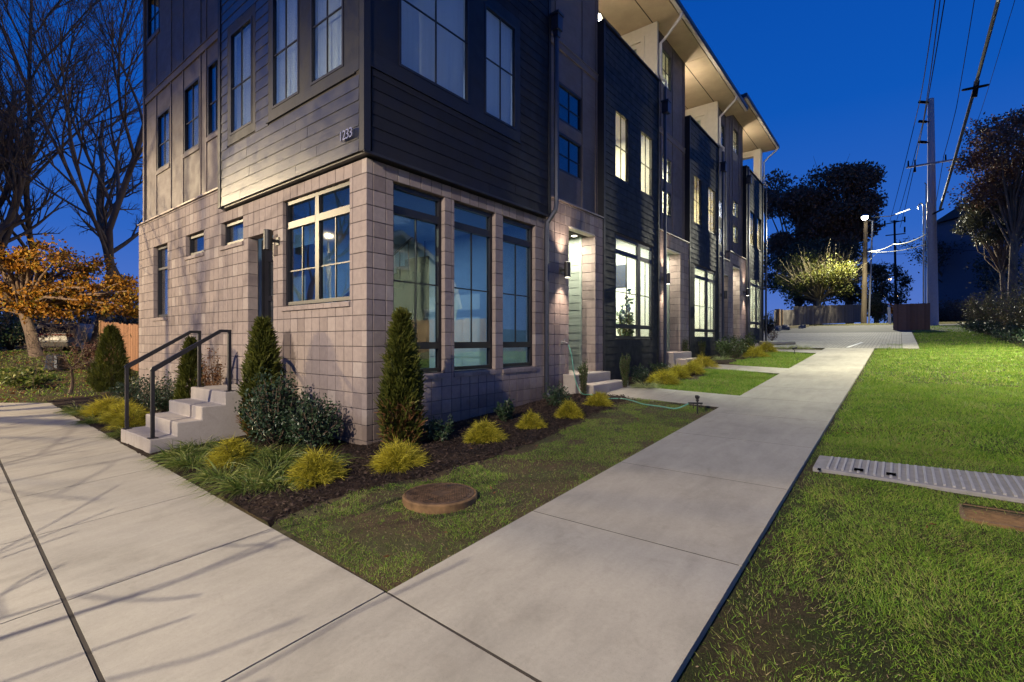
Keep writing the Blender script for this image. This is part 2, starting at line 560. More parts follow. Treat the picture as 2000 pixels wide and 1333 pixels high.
M['rock'] = simple('riprap_stone', (0.22, 0.20, 0.18), 0.9, var=0.3, scale=4, bmp=0.6, bdist=0.02, objrand=0.35)
M['pebble'] = simple('pale_pebble', (0.33, 0.28, 0.22), 0.9, var=0.3, scale=9, bmp=0.5, objrand=0.3)
M['white'] = simple('white_paint', (0.70, 0.69, 0.66), 0.7, var=0.06)
M['bulb'] = simple('lamp_lens', (0.9, 0.9, 0.85), 0.5, emit=(1.0, 0.96, 0.78), es=30.0)
M['bulb_dim'] = simple('downlight_lens', (0.9, 0.9, 0.85), 0.5, emit=(1.0, 0.93, 0.75), es=9.0)
M['bulb_warm'] = simple('warm_lens', (0.9, 0.8, 0.6), 0.5, emit=(1.0, 0.62, 0.30), es=14.0)
M['blind'] = None
m, t, b = nt('window_blind')
tr = t.nodes.new('ShaderNodeBsdfTranslucent'); tr.inputs[0].default_value = (0.72, 0.75, 0.80, 1)
mx = t.nodes.new('ShaderNodeMixShader'); mx.inputs[0].default_value = 0.5
fold = noise(t, 7, 3, stretch=(3.0, 3.0, 0.05))
t.links.new(ramp(t, fold, [(0.3, (0.60, 0.62, 0.68)), (0.7, (0.78, 0.79, 0.84))]), b.inputs['Base Color'])
t.links.new(b.outputs[0], mx.inputs[1]); t.links.new(tr.outputs[0], mx.inputs[2])
t.links.new(mx.outputs[0], t.nodes['Material Output'].inputs['Surface'])
M['blind'] = m
KEYP = 7300
L1P = 17000

# ------------------------------------------------------------------ setting: terrain, walks, bed, paving
def sheet(name, xs, ys, zf, mat, kind='structure', label=None):
    xs, ys = np.asarray(xs, float), np.asarray(ys, float)
    X, Y = np.meshgrid(xs, ys, indexing='ij')
    Z = zf(X, Y)
    V = np.stack([X, Y, Z], -1).reshape(-1, 3)
    n, m_ = len(xs), len(ys)
    i, j = np.meshgrid(np.arange(n - 1), np.arange(m_ - 1), indexing='ij')
    a = (i * m_ + j).ravel()
    F = np.stack([a, a + m_, a + m_ + 1, a + 1], -1)
    o = link(name, np_mesh(name, V, F), mat)
    OFF[o] = (0, 0, 0)
    shade(o)
    o['kind'] = kind
    return o

from mathutils import noise as mnoise
def n2(x, y, s=1.0, seed=0.0):
    """cheap vector value noise on arrays, about 0..1"""
    x = np.asarray(x, float) * s + seed * 17.3
    y = np.asarray(y, float) * s + seed * 9.1
    def h(i, j):
        q = np.sin(i * 127.1 + j * 311.7) * 43758.5453
        return q - np.floor(q)
    i, j = np.floor(x), np.floor(y)
    fx, fy = sstep(x - i), sstep(y - j)
    return (h(i, j) * (1 - fx) + h(i + 1, j) * fx) * (1 - fy) + (h(i, j + 1) * (1 - fx) + h(i + 1, j + 1) * fx) * fy
def fbm(x, y, s=1.0, seed=0.0, o=4):
    r = 0; a = 0.5; w = 0
    for k in range(o):
        r = r + a * n2(x, y, s * 2 ** k, seed + k); w += a; a *= 0.55
    return r / w

def ax(a, b, n): return np.linspace(a, b, n)
gx_ = np.concatenate([ax(-140, -12, 12)[:-1], ax(-12, 70, 70)[:-1], ax(70, 420, 12)])
gy_ = np.concatenate([ax(-260, -30, 10)[:-1], ax(-30, 60, 70)[:-1], ax(60, 260, 10)])
sheet('ground', gx_, gy_, lambda X, Y: gz(X, Y) - 0.16 + 0.05 * (fbm(X, Y, .5) - .5), M['litter'])

BED_EDGE = [(-2.05, -1.55), (-1.75, -1.45), (-1.07, -1.42), (-.43, -1.70), (.77, -1.78), (1.6, -1.72), (2.4, -1.6), (3.4, -1.55), (4.5, -1.45), (4.9, -1.2)]
def bed_y(x):
    return np.interp(x, [p[0] for p in BED_EDGE], [p[1] for p in BED_EDGE])
def xr(y): return -1.86 + 0.0405 * np.asarray(y, float)        # right edge of the side walk
def xj(y): return -3.04 + 0.045 * np.asarray(y, float)         # long joint of the side walk
P1 = [(4.62, -3.0), (5.92, -3.0), (6.32, -0.62), (4.98, -0.62)]   # entry paths
P2 = [(9.75, -3.0), (11.0, -3.0), (11.7, -0.62), (10.5, -0.62)]
P3 = [(16.55, -3.0), (17.9, -3.0), (18.9, -0.62), (17.5, -0.62)]
def inpoly(x, y, P):
    x, y = np.asarray(x, float), np.asarray(y, float)
    r = np.zeros(x.shape, bool)
    for i in range(len(P)):
        (x0, y0), (x1, y1) = P[i], P[(i + 1) % len(P)]
        c = ((y0 > y) != (y1 > y)) & (x < (x1 - x0) * (y - y0) / (y1 - y0 + 1e-9) + x0)
        r ^= c
    return r
def strip_z(x, y):          # front strip between main walk and house
    y = np.asarray(y, float)
    r = sstep((y + 2.9) / 1.2)
    return gz(x) - 0.045 + 0.035 * r * (1 - 0.4 * sstep((y + 0.5) / 0.5)) + 0.02 * (fbm(x, y, 1.7, 3) - .5)
def infl(P, d=.10):
    c = np.mean(P, 0)
    return [((p[0] - c[0]) * (1 + d / 1.0) + c[0], (p[1] - c[1]) * 1.02 + c[1]) for p in P]
def pathmask(x, y):
    return (inpoly(x, y, infl(P1)) | inpoly(x, y, infl(P2)) | inpoly(x, y, infl(P3))).astype(float)
# soil/mulch sheets under the planting, clear of the building
def clipx(zf, dx=0.0):
    return lambda X, Y: (np.copyto(X, np.maximum(X, xr(Y) + dx)), zf(X, Y))[1]
def strip_all(X, Y):
    return strip_z(X, Y) - 0.05 * pathmask(X, Y)
sheet('front_yard_soil', ax(-2.05, 19.2, 320), ax(-3.01, 0.1, 60), clipx(strip_all), M['soil'])
def side_z(x, y): return gz(x) - 0.03 + 0.03 * (fbm(x, y, 1.4, 5) - .5)
mb_z = lambda X, Y: strip_z(X, np.minimum(Y, 0)) + 0.02 + 0.02 * fbm(X, Y, 4, 8)
def bed_sheet():
    nx, ny = 420, 30
    xs = ax(-2.0, 18.6, nx)
    V = []
    for x in xs:
        yb = bed_y(x) + 0.10 * (n2(x, 0, 2.6, 2) - .5) * 2 + .05 * (n2(x, 0, 11, 3) - .5) * 2 if x < 4.9 else -1.15 + 0.25 * math.sin(x * 1.9)
        for k in range(ny):
            y = yb + (0.08 - yb) * k / (ny - 1)
            xx = max(x, float(xr(y)) + .003)
            z = float(mb_z(xx, y)) - 0.06 * (1 - sstep(k / 2.0)) - 0.10 * float(pathmask(xx, y))
            V.append((xx, y, z))
    i, j = np.meshgrid(np.arange(nx - 1), np.arange(ny - 1), indexing='ij')
    a = (i * ny + j).ravel()
    F = np.stack([a, a + ny, a + ny + 1, a + 1], -1)
    o = link('mulch_bed', np_mesh('mulch_bed', np.array(V), F), M['mulch']); OFF[o] = (0, 0, 0); o['kind'] = 'structure'; shade(o)
bed_sheet()
def side_bed():
    ny, nx = 90, 16
    V = []
    for y in ax(-0.3, 10.4, ny):
        x0 = float(xr(y)) - 0.02
        for k in range(nx):
            x = x0 + (0.12 - x0) * k / (nx - 1)
            V.append((x, y, float(gz(x)) - 0.035 + 0.05 * float(fbm(x, y, 2.2, 4)) + 0.02 * float(fbm(x, y, 9, 4))))
    i, j = np.meshgrid(np.arange(ny - 1), np.arange(nx - 1), indexing='ij')
    a = (i * nx + j).ravel()
    F = np.stack([a, a + 1, a + nx + 1, a + nx], -1)
    o = link('side_mulch_bed', np_mesh('side_mulch_bed', np.array(V), F), M['mulch']); OFF[o] = (0, 0, 0); o['kind'] = 'structure'; shade(o)
side_bed()

# right lawn: drops about 9 cm at the walk, then follows the paving level
def lawn_z(x, y):
    x = np.asarray(x, float); y = np.asarray(y, float)
    near = sstep((-4.53 - y) / 0.5)
    return gz(x) - 0.040 + 0.010 * near + 0.035 * (fbm(x, y, 1.1, 6) - .5)
sheet('lawn_soil', np.concatenate([ax(-6, 20, 110)[:-1], ax(20, 46, 30)]), np.concatenate([ax(-22, -9, 16)[:-1], ax(-9, -4.5, 34)]), lambda X, Y: lawn_z(X, Y), M['turf'])
# bare soil patches along the walk are stones and dirt of their own sheet, just proud
def patch(name, cx, cy, rx, ry, mat, h=0.012, seed=1, zf=lawn_z):
    n = 40
    V = [(cx, cy, float(zf(cx, cy)) + h + 0.012)]
    for rr in (0.35, 0.65, 0.85, 1.0):
        for k in range(n):
            a = 2 * PI * k / n
            w = rr * (0.75 + 0.5 * float(n2(math.cos(a) * 2 + 5, math.sin(a) * 2 + 5, 1.3, seed)))
            x, y = cx + rx * w * math.cos(a), cy + ry * w * math.sin(a)
            V.append((x, y, float(zf(x, y)) + (h if rr < 0.9 else -0.02) + 0.01 * math.sin(k * 3 + rr * 9) * (rr < 0.9)))
    mbp = MB()
    F = [(0, 1 + k, 1 + (k + 1) % n) for k in range(n)]
    for r in range(3):
        for k in range(n):
            k2 = (k + 1) % n
            F.append((1 + r * n + k, 1 + (r + 1) * n + k, 1 + (r + 1) * n + k2, 1 + r * n + k2))
    mbp.add(V, F)
    o = struct(name, mbp, mat)
    shade(o)
BARE = [(-1.0, -4.86, 0.45, 0.16), (-1.75, -5.25, 0.32, 0.2), (-0.2, -4.95, 0.35, 0.13), (0.75, -4.85, 0.3, 0.10), (-2.2, -5.05, 0.3, 0.16), (0.95, -7.15, 0.3, 0.36)]
patch('bare_soil', *BARE[5], M['mulch'], seed=5)

def slab(mb, poly, top=0.0, thick=0.11, zf=gz):
    n = len(poly)
    V = [(x, y, float(zf(x)) + top) for x, y in poly] + [(x, y, float(zf(x)) + top - thick) for x, y in poly]
    F = [tuple(range(n)), tuple(range(n, 2 * n))[::-1]]
    for i in range(n):
        j = (i + 1) % n
        F.append((j, i, n + i, n + j))
    return mb.add(V, F)
def ccw(P):
    a = sum(P[i][0] * P[(i + 1) % len(P)][1] - P[(i + 1) % len(P)][0] * P[i][1] for i in range(len(P)))
    return P if a > 0 else P[::-1]
# sub-base seen dark in the joints
walk = struct('sidewalk', slab(slab(MB(), ccw([(-2.06, -4.52), (19.15, -4.52), (19.15, -3.0), (-1.99, -3.0)]), -0.0015, 0.1),
                               ccw([(-5.9, -9), (-2.075, -9), (-2.075, -4.55), (-1.99, -3.0), (-1.49, 9.5), (-3.2, 9.9), (-5.9, 9.9)]), -0.006, 0.1), M['joint'])
G = 0.006
def add_slab(P, name='slab', parent=walk, mat=None, b=0.0, top=0.0):
    mb = slab(MB(), ccw(P), top)
    return part(name, mb, mat or M['concrete'], parent, bevel=b)
js = [-2.06] + [-0.56 + 1.57 * k for k in range(13)]
js = [j for j in js if j < 18.9] + [19.2]
for k in range(len(js) - 1):
    a, c = js[k] + G, js[k + 1] - G
    P = [(a, -4.535), (c, -4.535), (c, -2.99), (a, -2.99)]
    if k == 0: P = [(-2.055, -4.535), (c, -4.535), (c, -2.99), (-1.972, -2.99)]
    add_slab(P)
ys = [-8.9, -7.4, -5.9, -4.45, -2.98, -1.53, -0.10, 1.27, 2.62, 4.0, 5.4, 6.8, 8.2]
for k in range(len(ys) - 1):
    a, c = ys[k] + G, ys[k + 1] - G
    ra, rc = float(xr(a)) - 0.004, float(xr(c)) - 0.004
    if a < -2.99: ra, rc = -2.070 if a < -4.4 else ra, -1.986 if c > -3 else -2.070
    add_slab([(float(xj(a)) + 0.012, a), (ra, a), (rc, c), (float(xj(c)) + 0.012, c)])
    add_slab([(float(xj(a)) - 1.45, a), (float(xj(a)) - 0.012, a), (float(xj(c)) - 0.012, c), (float(xj(c)) - 1.45, c)])
    add_slab([(-5.9, a), (float(xj(a)) - 1.47, a), (float(xj(c)) - 1.47, c), (-5.9, c)])
a = 8.2 + G
add_slab([(float(xj(a)) + .01, a), (float(xr(a)), a), (-1.44, 9.75), (-2.15, 11.2), (-2.45, 11.6)])
add_slab([(float(xj(a)) - 1.45, a), (float(xj(a)) - .01, a), (-2.47, 11.6), (-3.6, 11.7)])
add_slab([(-5.9, a), (float(xj(a)) - 1.47, a), (-3.62, 11.7), (-5.9, 11.7)])
for i, P in enumerate((P1, P2, P3)):
    e = struct('entry_path', slab(MB(), ccw(P), -0.010, 0.08), M['joint'])
    p = [Vector(q) for q in P]
    mlo = p[0].lerp(p[3], 0.5); mhi = p[1].lerp(p[2], 0.5)
    add_slab([tuple(p[0]), tuple(p[1]), tuple(mhi - Vector((0, .005))), tuple(mlo - Vector((0, .005)))], 'slab', e, top=-0.004)
    add_slab([tuple(mlo + Vector((0, .005))), tuple(mhi + Vector((0, .005))), tuple(p[2]), tuple(p[3])], 'slab', e, top=-0.004)

# parking court of small pavers, concrete band, street beyond
def paver_mat():
    m, t, b = nt('unit_pavers')
    v = _coords(t, 'world')
    br = t.nodes.new('ShaderNodeTexBrick')
    br.inputs['Scale'].default_value = 1.0
    br.inputs['Brick Width'].default_value = 0.24
    br.inputs['Row Height'].default_value = 0.12
    br.inputs['Mortar Size'].default_value = 0.008
    br.inputs['Color1'].default_value = (0.17, 0.155, 0.14, 1)
    br.inputs['Color2'].default_value = (0.24, 0.22, 0.195, 1)
    br.inputs['Mortar'].default_value = (0.06, 0.055, 0.05, 1)
    t.links.new(v, br.inputs['Vector'])
    c = mix(t, br.outputs['Color'], ramp(t, noise(t, 0.5, 4), [(0.3, (0.8, 0.8, 0.8)), (0.7, (1.15, 1.15, 1.12))]), 1.0, 'MULTIPLY')
    t.links.new(c, b.inputs['Base Color'])
    b.inputs['Roughness'].default_value = 0.8
    bump(t, b, br.outputs['Fac'], -0.5, 0.01)
    return m
M['paver'] = paver_mat()
M['asphalt'] = simple('asphalt', (0.075, 0.07, 0.066), 0.85, var=0.25, scale=2, bmp=0.3, spec=0.3)
sheet('parking_pavers', ax(19.2, 34.0, 20), ax(-5.35, 2.6, 8), lambda X, Y: gz(X) - 0.006, M['paver'])
sheet('street', ax(34.0, 50.0, 20), ax(-60, 40, 12), lambda X, Y: gz(X) - 0.012, M['asphalt'])
struct('kerb_band', slab(MB(), ccw([(19.3, -5.85), (33.9, -5.85), (33.9, -5.36), (19.3, -5.36)]), 0.01, 0.12), M['concrete'], 0.01)
sheet('verge', ax(50.0, 57.0, 12), ax(-60, 40, 40), lambda X, Y: gz(X) - 0.05 + 0.05 * fbm(X, Y, .6), M['turf'])
struct('painted_bay_line', slab(MB(), ccw([(19.6, -3.62), (23.0, -3.92), (23.0, -4.02), (19.6, -3.72)]), 0.002, 0.003), M['white'])

# ------------------------------------------------------------------ building helpers
def fbox(mb, face, u0, u1, z0, z1, d0, d1):
    ax_, p = face
    if ax_ == 'R': return mb.box(u0, u1, p - d1, p - d0, z0, z1)      # faces -Y
    if ax_ == 'L': return mb.box(p - d1, p - d0, u0, u1, z0, z1)      # faces -X
def rects(u0, u1, z0, z1, ops):
    """cover the wall minus openings with rectangles"""
    zs = sorted({z0, z1, *[max(z0, min(z1, o[2])) for o in ops], *[max(z0, min(z1, o[3])) for o in ops]})
    out = []
    for a, c in zip(zs[:-1], zs[1:]):
        if c - a < 1e-4: continue
        mid = (a + c) / 2
        cuts = sorted([(max(u0, o[0]), min(u1, o[1])) for o in ops if o[2] < mid < o[3] and o[1] > u0 and o[0] < u1])
        x = u0
        for s, e in cuts:
            if s - x > 1e-4: out.append((x, s, a, c))
            x = max(x, e)
        if u1 - x > 1e-4: out.append((x, u1, a, c))
    return out

BLOCKS = {}
_unit = MB()
def unit_block():
    b = 0.03
    v = []
    # front face (at +d) slightly chamfered; unit cube 0..1 with d along Y (0 = back)
    fr = [(b, 1, b), (1 - b, 1, b), (1 - b, 1, 1 - b), (b, 1, 1 - b)]
    sd = [(0, .965, 0), (1, .965, 0), (1, .965, 1), (0, .965, 1)]
    bk = [(0, 0, 0), (1, 0, 0), (1, 0, 1), (0, 0, 1)]
    v = fr + sd + bk
    f = [(0, 1, 2, 3)[::-1]]
    for i in range(4):
        j = (i + 1) % 4
        f.append((i, j, 4 + j, 4 + i)[::-1][::-1])
        f.append((4 + i, 4 + j, 8 + j, 8 + i))
    f.append((8, 9, 10, 11))
    return v, f
UBV, UBF = unit_block()
_cache = {}
def block_mesh(w, d, h, face, chamf=0.0035):
    key = (round(w, 3), round(d, 3), round(h, 3), face)
    if key in _cache: return _cache[key]
    V = block_verts(0, 0, 0, w, d, h, face, chamf)
    me = bpy.data.meshes.new('block')
    me.from_pydata(V, [], BF)
    me.materials.append(M['block'])
    _cache[key] = me
    return me
BF = [(0, 1, 2, 3), (0, 4, 5, 1), (1, 5, 6, 2), (2, 6, 7, 3), (3, 7, 4, 0), (4, 8, 9, 5), (5, 9, 10, 6), (6, 10, 11, 7), (7, 11, 8, 4)]
def block_verts(u, z, p, w, d, h, face, c=0.0035):
    fr = [(u + c, z + c), (u + w - c, z + c), (u + w - c, z + h - c), (u + c, z + h - c)]
    sd = [(u, z), (u + w, z), (u + w, z + h), (u, z + h)]
    if face == 'R':
        return [(a, p, b) for a, b in fr] + [(a, p + c, b) for a, b in sd] + [(a, p + d, b) for a, b in sd]
    # 'L' faces -X; keep winding outward by flipping u order
    fr = [(u + w - c, z + c), (u + c, z + c), (u + c, z + h - c), (u + w - c, z + h - c)]
    sd = [(u + w, z), (u, z), (u, z + h), (u + w, z + h)]
    return [(p, a, b) for a, b in fr] + [(p + c, a, b) for a, b in sd] + [(p + d, a, b) for a, b in sd]

def masonry(t, face, u0, u1, z0, z1, ops, joint0, row0=0.05, pitch=0.2, depth=0.16, edge_depth=None, jg=0.0095):
    """records blocks for the thing t; face=('R',y) or ('L',x)"""
    ax_, p = face
    L = BLOCKS.setdefault(t, [])
    k = math.floor((z0 - row0) / pitch)
    z = row0 + k * pitch
    while z < z1 - 1e-6:
        a, b = max(z, z0), min(z + pitch, z1)
        if b - a > 0.03:
            mid = (a + b) / 2
            segs = [r for r in rects(u0, u1, mid - .001, mid + .001, ops)]
            for s, e, _, _ in segs:
                cuts = [s]
                j = joint0 + math.ceil((s - joint0) / pitch + 1e-6) * pitch
                while j < e - 1e-6:
                    if j - cuts[-1] > 0.055 and e - j > 0.055: cuts.append(j)
                    j += pitch
                cuts.append(e)
                for c0, c1 in zip(cuts[:-1], cuts[1:]):
                    # lintels and sills: clip cells that poke into an opening
                    zz0, zz1 = a, b
                    for o in ops:
                        if o[0] < (c0 + c1) / 2 < o[1]:
                            if o[2] > mid: zz1 = min(zz1, o[2])
                            if o[3] < mid: zz0 = max(zz0, o[3])
                    if zz1 - zz0 < 0.02: continue
                    dd = depth
                    if edge_depth and (c0 - u0 < 1e-4): dd = edge_depth
                    L.append((ax_, p, c0 + (0 if c0 == s else jg / 2), c1 - (0 if c1 == e else jg / 2), zz0 + jg / 2, zz1 - jg / 2, dd))
        z += pitch
    # recessed mortar behind the faces
    mb = MB()
    exp = [(o[0] - .008, o[1] + .008, o[2] - .008, o[3] + .008) for o in ops]
    for r in rects(u0 + 0.008, u1 - 0.008, z0 + 0.004, z1 - 0.004, exp):
        fbox(mb, face, *r, -(depth + 0.012), -0.009)
    return mb

def flush_blocks(limit=300, only_near=False):
    for t, L in BLOCKS.items():
        off = np.array(OFF[t])
        def key(q):
            ax_, p, a, b, z0, z1, d = q
            c = np.array([(a + b) / 2, p, (z0 + z1) / 2]) if ax_ == 'R' else np.array([p, (a + b) / 2, (z0 + z1) / 2])
            r = c - CAM
            dist = np.linalg.norm(r)
            cosv = abs(r[1] if ax_ == 'R' else r[0]) / dist
            return -(b - a) * (z1 - z0) * cosv / dist ** 2
        L.sort(key=key)
        for q in L[:limit]:
            ax_, p, a, b, z0, z1, d = q
            me = block_mesh(b - a, d, z1 - z0, ax_)
            loc = np.array([a, p, z0]) if ax_ == 'R' else np.array([p, a, z0])
            o = bpy.data.objects.new('block', me)
            COL.objects.link(o)
            o.parent = t
            jit = random.uniform(-.0012, .0012)
            o.location = (loc - off + np.array([0, jit, 0] if ax_ == 'R' else [jit, 0, 0])).tolist()
        rest = L[limit:]
        if rest:
            mb = MB()
            for q in rest:
                ax_, p, a, b, z0, z1, d = q
                mb.add(block_verts(a, z0, p, b - a, d, z1 - z0, ax_), BF)
            o = part('block', mb, M['block'], t)
            o['kind'] = 'stuff'

def lap(t, face, u0, u1, z0, z1, ops, mat, pitch=0.16, maxlen=3.6, name='siding_board', thick=0.013, seed=0, keep=10 ** 6):
    """lap siding, every board an object: bottom edge proud, top edge tucked in"""
    rr = random.Random(seed)
    ax_, p = face
    z = z0
    off = OFF[t]
    backing = MB()
    for r in rects(u0, u1, z0, z1, ops):
        fbox(backing, face, *r, -0.05, 0.0)
    part('sheathing', backing, M['joint'], t)
    n = 0
    while z < z1 - 0.02:
        zt = min(z + pitch, z1)
        mid = (z + zt) / 2
        for s, e, _, _ in rects(u0, u1, mid - .001, mid + .001, ops):
            cuts = [s]
            x = s + rr.uniform(0.5, 1.0) * maxlen
            while x < e - 0.35:
                cuts.append(x)
                x += maxlen * rr.uniform(0.8, 1.0)
            cuts.append(e)
            for a, b in zip(cuts[:-1], cuts[1:]):
                a += 0.002; b -= 0.002
                j = rr.uniform(0, 0.002)
                prof = [(0.0, z + .004), (thick + j, z + .004), (thick * 0.35 + j, zt + .004), (0.0, zt + .004)]
                V = []
                for u in (a, b):
                    for d, zz in prof:
                        V.append((u, p - d - .001, zz) if ax_ == 'R' else (p - d - .001, u, zz))
                F = [(0, 1, 2, 3), (7, 6, 5, 4), (0, 4, 5, 1), (1, 5, 6, 2), (2, 6, 7, 3), (3, 7, 4, 0)]
                if ax_ == 'L': F = [f[::-1] for f in F]
                me = bpy.data.meshes.new(name)
                me.from_pydata((np.array(V) - off).tolist(), [], F)
                o = link(name, me, mat, t)
                n += 1
        z = zt
    return n

def panelwall(t, face, u0, u1, z0, z1, ops, battens, bands, split=True):
    """flat panels between battens, each a part"""
    us = sorted([u0] + [b for b in battens if u0 < b < u1] + [u1])
    zs = sorted([z0] + [b for b in bands if z0 < b < z1] + [z1])
    back = MB()
    for r in rects(u0, u1, z0, z1, ops):
        fbox(back, face, *r, -0.10, -0.006)
    part('sheathing', back, M['joint'], t)
    for za, zb in zip(zs[:-1], zs[1:]):
        for a, b in zip(us[:-1], us[1:]):
            mb = MB()
            for r in rects(a + .004, b - .004, za + .004, zb - .004, ops):
                fbox(mb, face, *r, -0.008, 0.004)
            if mb.n: part('panel', mb, M['panel'], t)
            if b != us[-1] or True:
                pass
        for b in us:
            mb = MB()
            for r in rects(b - .022, b + .022, za, zb, ops):
                fbox(mb, face, *r, 0.0, 0.022)
            if mb.n: part('batten', mb, M['batten'], t)
    for z in bands:
        mb = MB()
        for r in rects(u0, u1, z - .07, z + .07, ops):
            fbox(mb, face, *r, 0.0, 0.035)
        if mb.n: part('band_board', mb, M['batten'], t)
        mb = MB()
        fbox(mb, face, u0, u1, z + .0715, z + .082, -0.01, 0.055)
        part('flashing', mb, M['flash'], t)

def window(t, face, u0, u1, z0, z1, rec=0.08, cols=None, bars=(), vm=True, hm=(), fw=0.05, glass='glass', blind=None, mat='wframe', mull=0.07, depth=0.07):
    """frame (part) with panes and muntins (sub-parts). cols = inner mullion centres, bars = (z, height)"""
    d0, d1 = -rec - depth, -rec
    fr = MB()
    fbox(fr, face, u0, u0 + fw, z0, z1, d0, d1)
    fbox(fr, face, u1 - fw, u1, z0, z1, d0, d1)
    fbox(fr, face, u0 + fw, u1 - fw, z0, z0 + fw, d0, d1)
    fbox(fr, face, u0 + fw, u1 - fw, z1 - fw, z1, d0, d1)
    cs = list(cols or [])
    for c in cs:
        fbox(fr, face, c - mull / 2, c + mull / 2, z0 + fw, z1 - fw, d0 + .003, d1 - .003)
    edges = [u0 + fw] + sum([[c - mull / 2, c + mull / 2] for c in cs], []) + [u1 - fw]
    spans = list(zip(edges[0::2], edges[1::2]))
    zl = [z0 + fw]
    for z, h in sorted(bars):
        for a, b in spans:
            fbox(fr, face, a, b, z - h / 2, z + h / 2, d0 + .006, d1 - .001)
        zl += [z - h / 2, z + h / 2]
    zl.append(z1 - fw)
    f = part('window', fr, M[mat], t)
    rows = list(zip(zl[0::2], zl[1::2]))
    for a, b in spans:
        for c, d in rows:
            mb = MB(); fbox(mb, face, a - .003, b + .003, c - .003, d + .003, d0 + .028, d0 + .034)
            part('pane', mb, M[glass], f)
        big = max(rows, key=lambda q: q[1] - q[0])
        mb = MB()
        if vm: fbox(mb, face, (a + b) / 2 - .009, (a + b) / 2 + .009, big[0], big[1], d0 + .030, d0 + .048)
        for h in hm:
            zz = big[0] + (big[1] - big[0]) * h
            fbox(mb, face, a, b, zz - .009, zz + .009, d0 + .029, d0 + .046)
        if mb.n: part('muntin', mb, M[mat], f)
    if blind is not None:
        mb = MB()
        fbox(mb, face, u0 + .02, u1 - .02, z0 + (z1 - z0) * (1 - blind), z1 - .02, d0 - .05, d0 - .045)
        part('blind', mb, M['blind'], f)
    return f

def room(t, x0, x1, y0, y1, z0, z1, wall='wall_in', power=0, color=(1, .95, .8), open_='R', size=0.5, floor='floor_in', lpos=None):
    mb = MB()
    e = 0.04
    if 'B' not in open_: mb.box(x0, x1, y1, y1 + e, z0, z1)
    if 'E' not in open_: mb.box(x1, x1 + e, y0, y1, z0, z1)
    if 'L' not in open_: mb.box(x0 - e, x0, y0, y1, z0, z1)
    mb.box(x0 - e, x1 + e, y0, y1 + e, z1, z1 + e)
    part('interior_wall', mb, M[wall], t)
    mb = MB().box(x0 - e, x1 + e, y0, y1 + e, z0 - e, z0)
    part('interior_floor', mb, M[floor], t)
    if power:
        c = lpos or ((x0 + x1) / 2, (y0 + y1) / 2, z1 - 0.06)
        mb = MB().lathe(c[0], c[1], [(size * .5, z1 - 0.03), (size * .5, z1 - 0.001)], 14)
        part('ceiling_light', mb, M['white'], t)
        lamp('room_light', 'AREA', (c[0], c[1], z1 - 0.05), power, color, aim=(c[0], c[1], z1 - 2), shape='DISK', size=size, parent=t)

def wall_lamp(t, face, u, z, lit=False):
    d = 0.16
    ax_, p = face
    mb = MB()
    fbox(mb, face, u - .045, u + .045, z - .06, z + .06, 0.0, .02)
    fbox(mb, face, u - .02, u + .02, z - .02, z + .02, .02, d - .05)
    cx, cy = (u, p - d) if ax_ == 'R' else (p - d, u)
    mb.lathe(cx, cy, [(.062, z - .15), (.062, z + .15)], 18)
    o = part('wall_lamp', mb, M['black'], t, smooth=False)
    if lit:
        for s in (-1, 1):
            l = MB().lathe(cx, cy, [(.045, z + s * .151), (.045, z + s * .154)] if s > 0 else [(.045, z - .154), (.045, z - .151)], 12)
            part('lens', l, M['bulb_dim'], o)
            lamp('lamp_beam', 'SPOT', (cx, cy, z + s * .17), 120, (1.0, .78, .58), aim=(cx + (0 if ax_ == 'R' else .0), cy + (.0), z + s * 2), spot_size=math.radians(88), spot_blend=1.0, shadow_soft_size=0.05, parent=t)
    return o

def downspout(t, pts, w=0.04, mat='bluemetal', name='downspout'):
    return part(name, MB().tube(pts, w, 6), M[mat], t)

# ------------------------------------------------------------------ the four townhouses
GRP = 'joined townhouses in one row'
BAND = 7.12
U1 = thing('townhouse', 'nearest corner townhouse with number 1233 on its dark overhanging box', 'townhouse', (0, 0, 0), GRP)
U2 = thing('townhouse', 'second townhouse from the corner, below the balcony with the bare bright lamp', 'townhouse', (6.3, 0, 0.36), GRP)
U3 = thing('townhouse', 'third townhouse from the corner, with the middle one of the lit balconies', 'townhouse', (12.1, 0, 0.66), GRP)
U4 = thing('townhouse', 'farthest townhouse, with the stepped up roof and open corner balcony', 'townhouse', (16.9, 0, 0.92), GRP)
R0 = ('R', 0.0); L0 = ('L', 0.0); RP = ('R', 0.15); LP = ('L', 0.15)

# --- corner unit, masonry base
opsR = [(.42, 1.36, .85, 3.45), (1.56, 2.52, .85, 3.45), (2.72, 3.66, .85, 3.45)]
mm = masonry(U1, R0, 0.0, 4.0, -.35, 3.64, opsR, 0.1, edge_depth=0.1)
ALC = [(4.83, 5.94, -.5, 3.67)]
mm2 = masonry(U1, R0, 4.0, 6.3, -.35, 4.09, ALC, 0.1)
mm.add(np.concatenate(mm2.v), mm2.f)
opsL = [(.37, 2.13, 1.85, 3.45), (2.43, 3.30, .60, 3.05), (3.49, 4.38, 3.03, 3.45), (5.17, 6.10, 3.03, 3.45), (7.15, 8.06, 1.85, 3.45)]
mm3 = masonry(U1, L0, 0.1, 4.2, -.4, 3.64, opsL, 0.1)
mm4 = masonry(U1, L0, 4.2, 9.12, -.4, 4.09, opsL, 0.1)
mm.add(np.concatenate(mm3.v), mm3.f); mm.add(np.concatenate(mm4.v), mm4.f)
part('mortar_backing', mm, M['mortar'], U1)
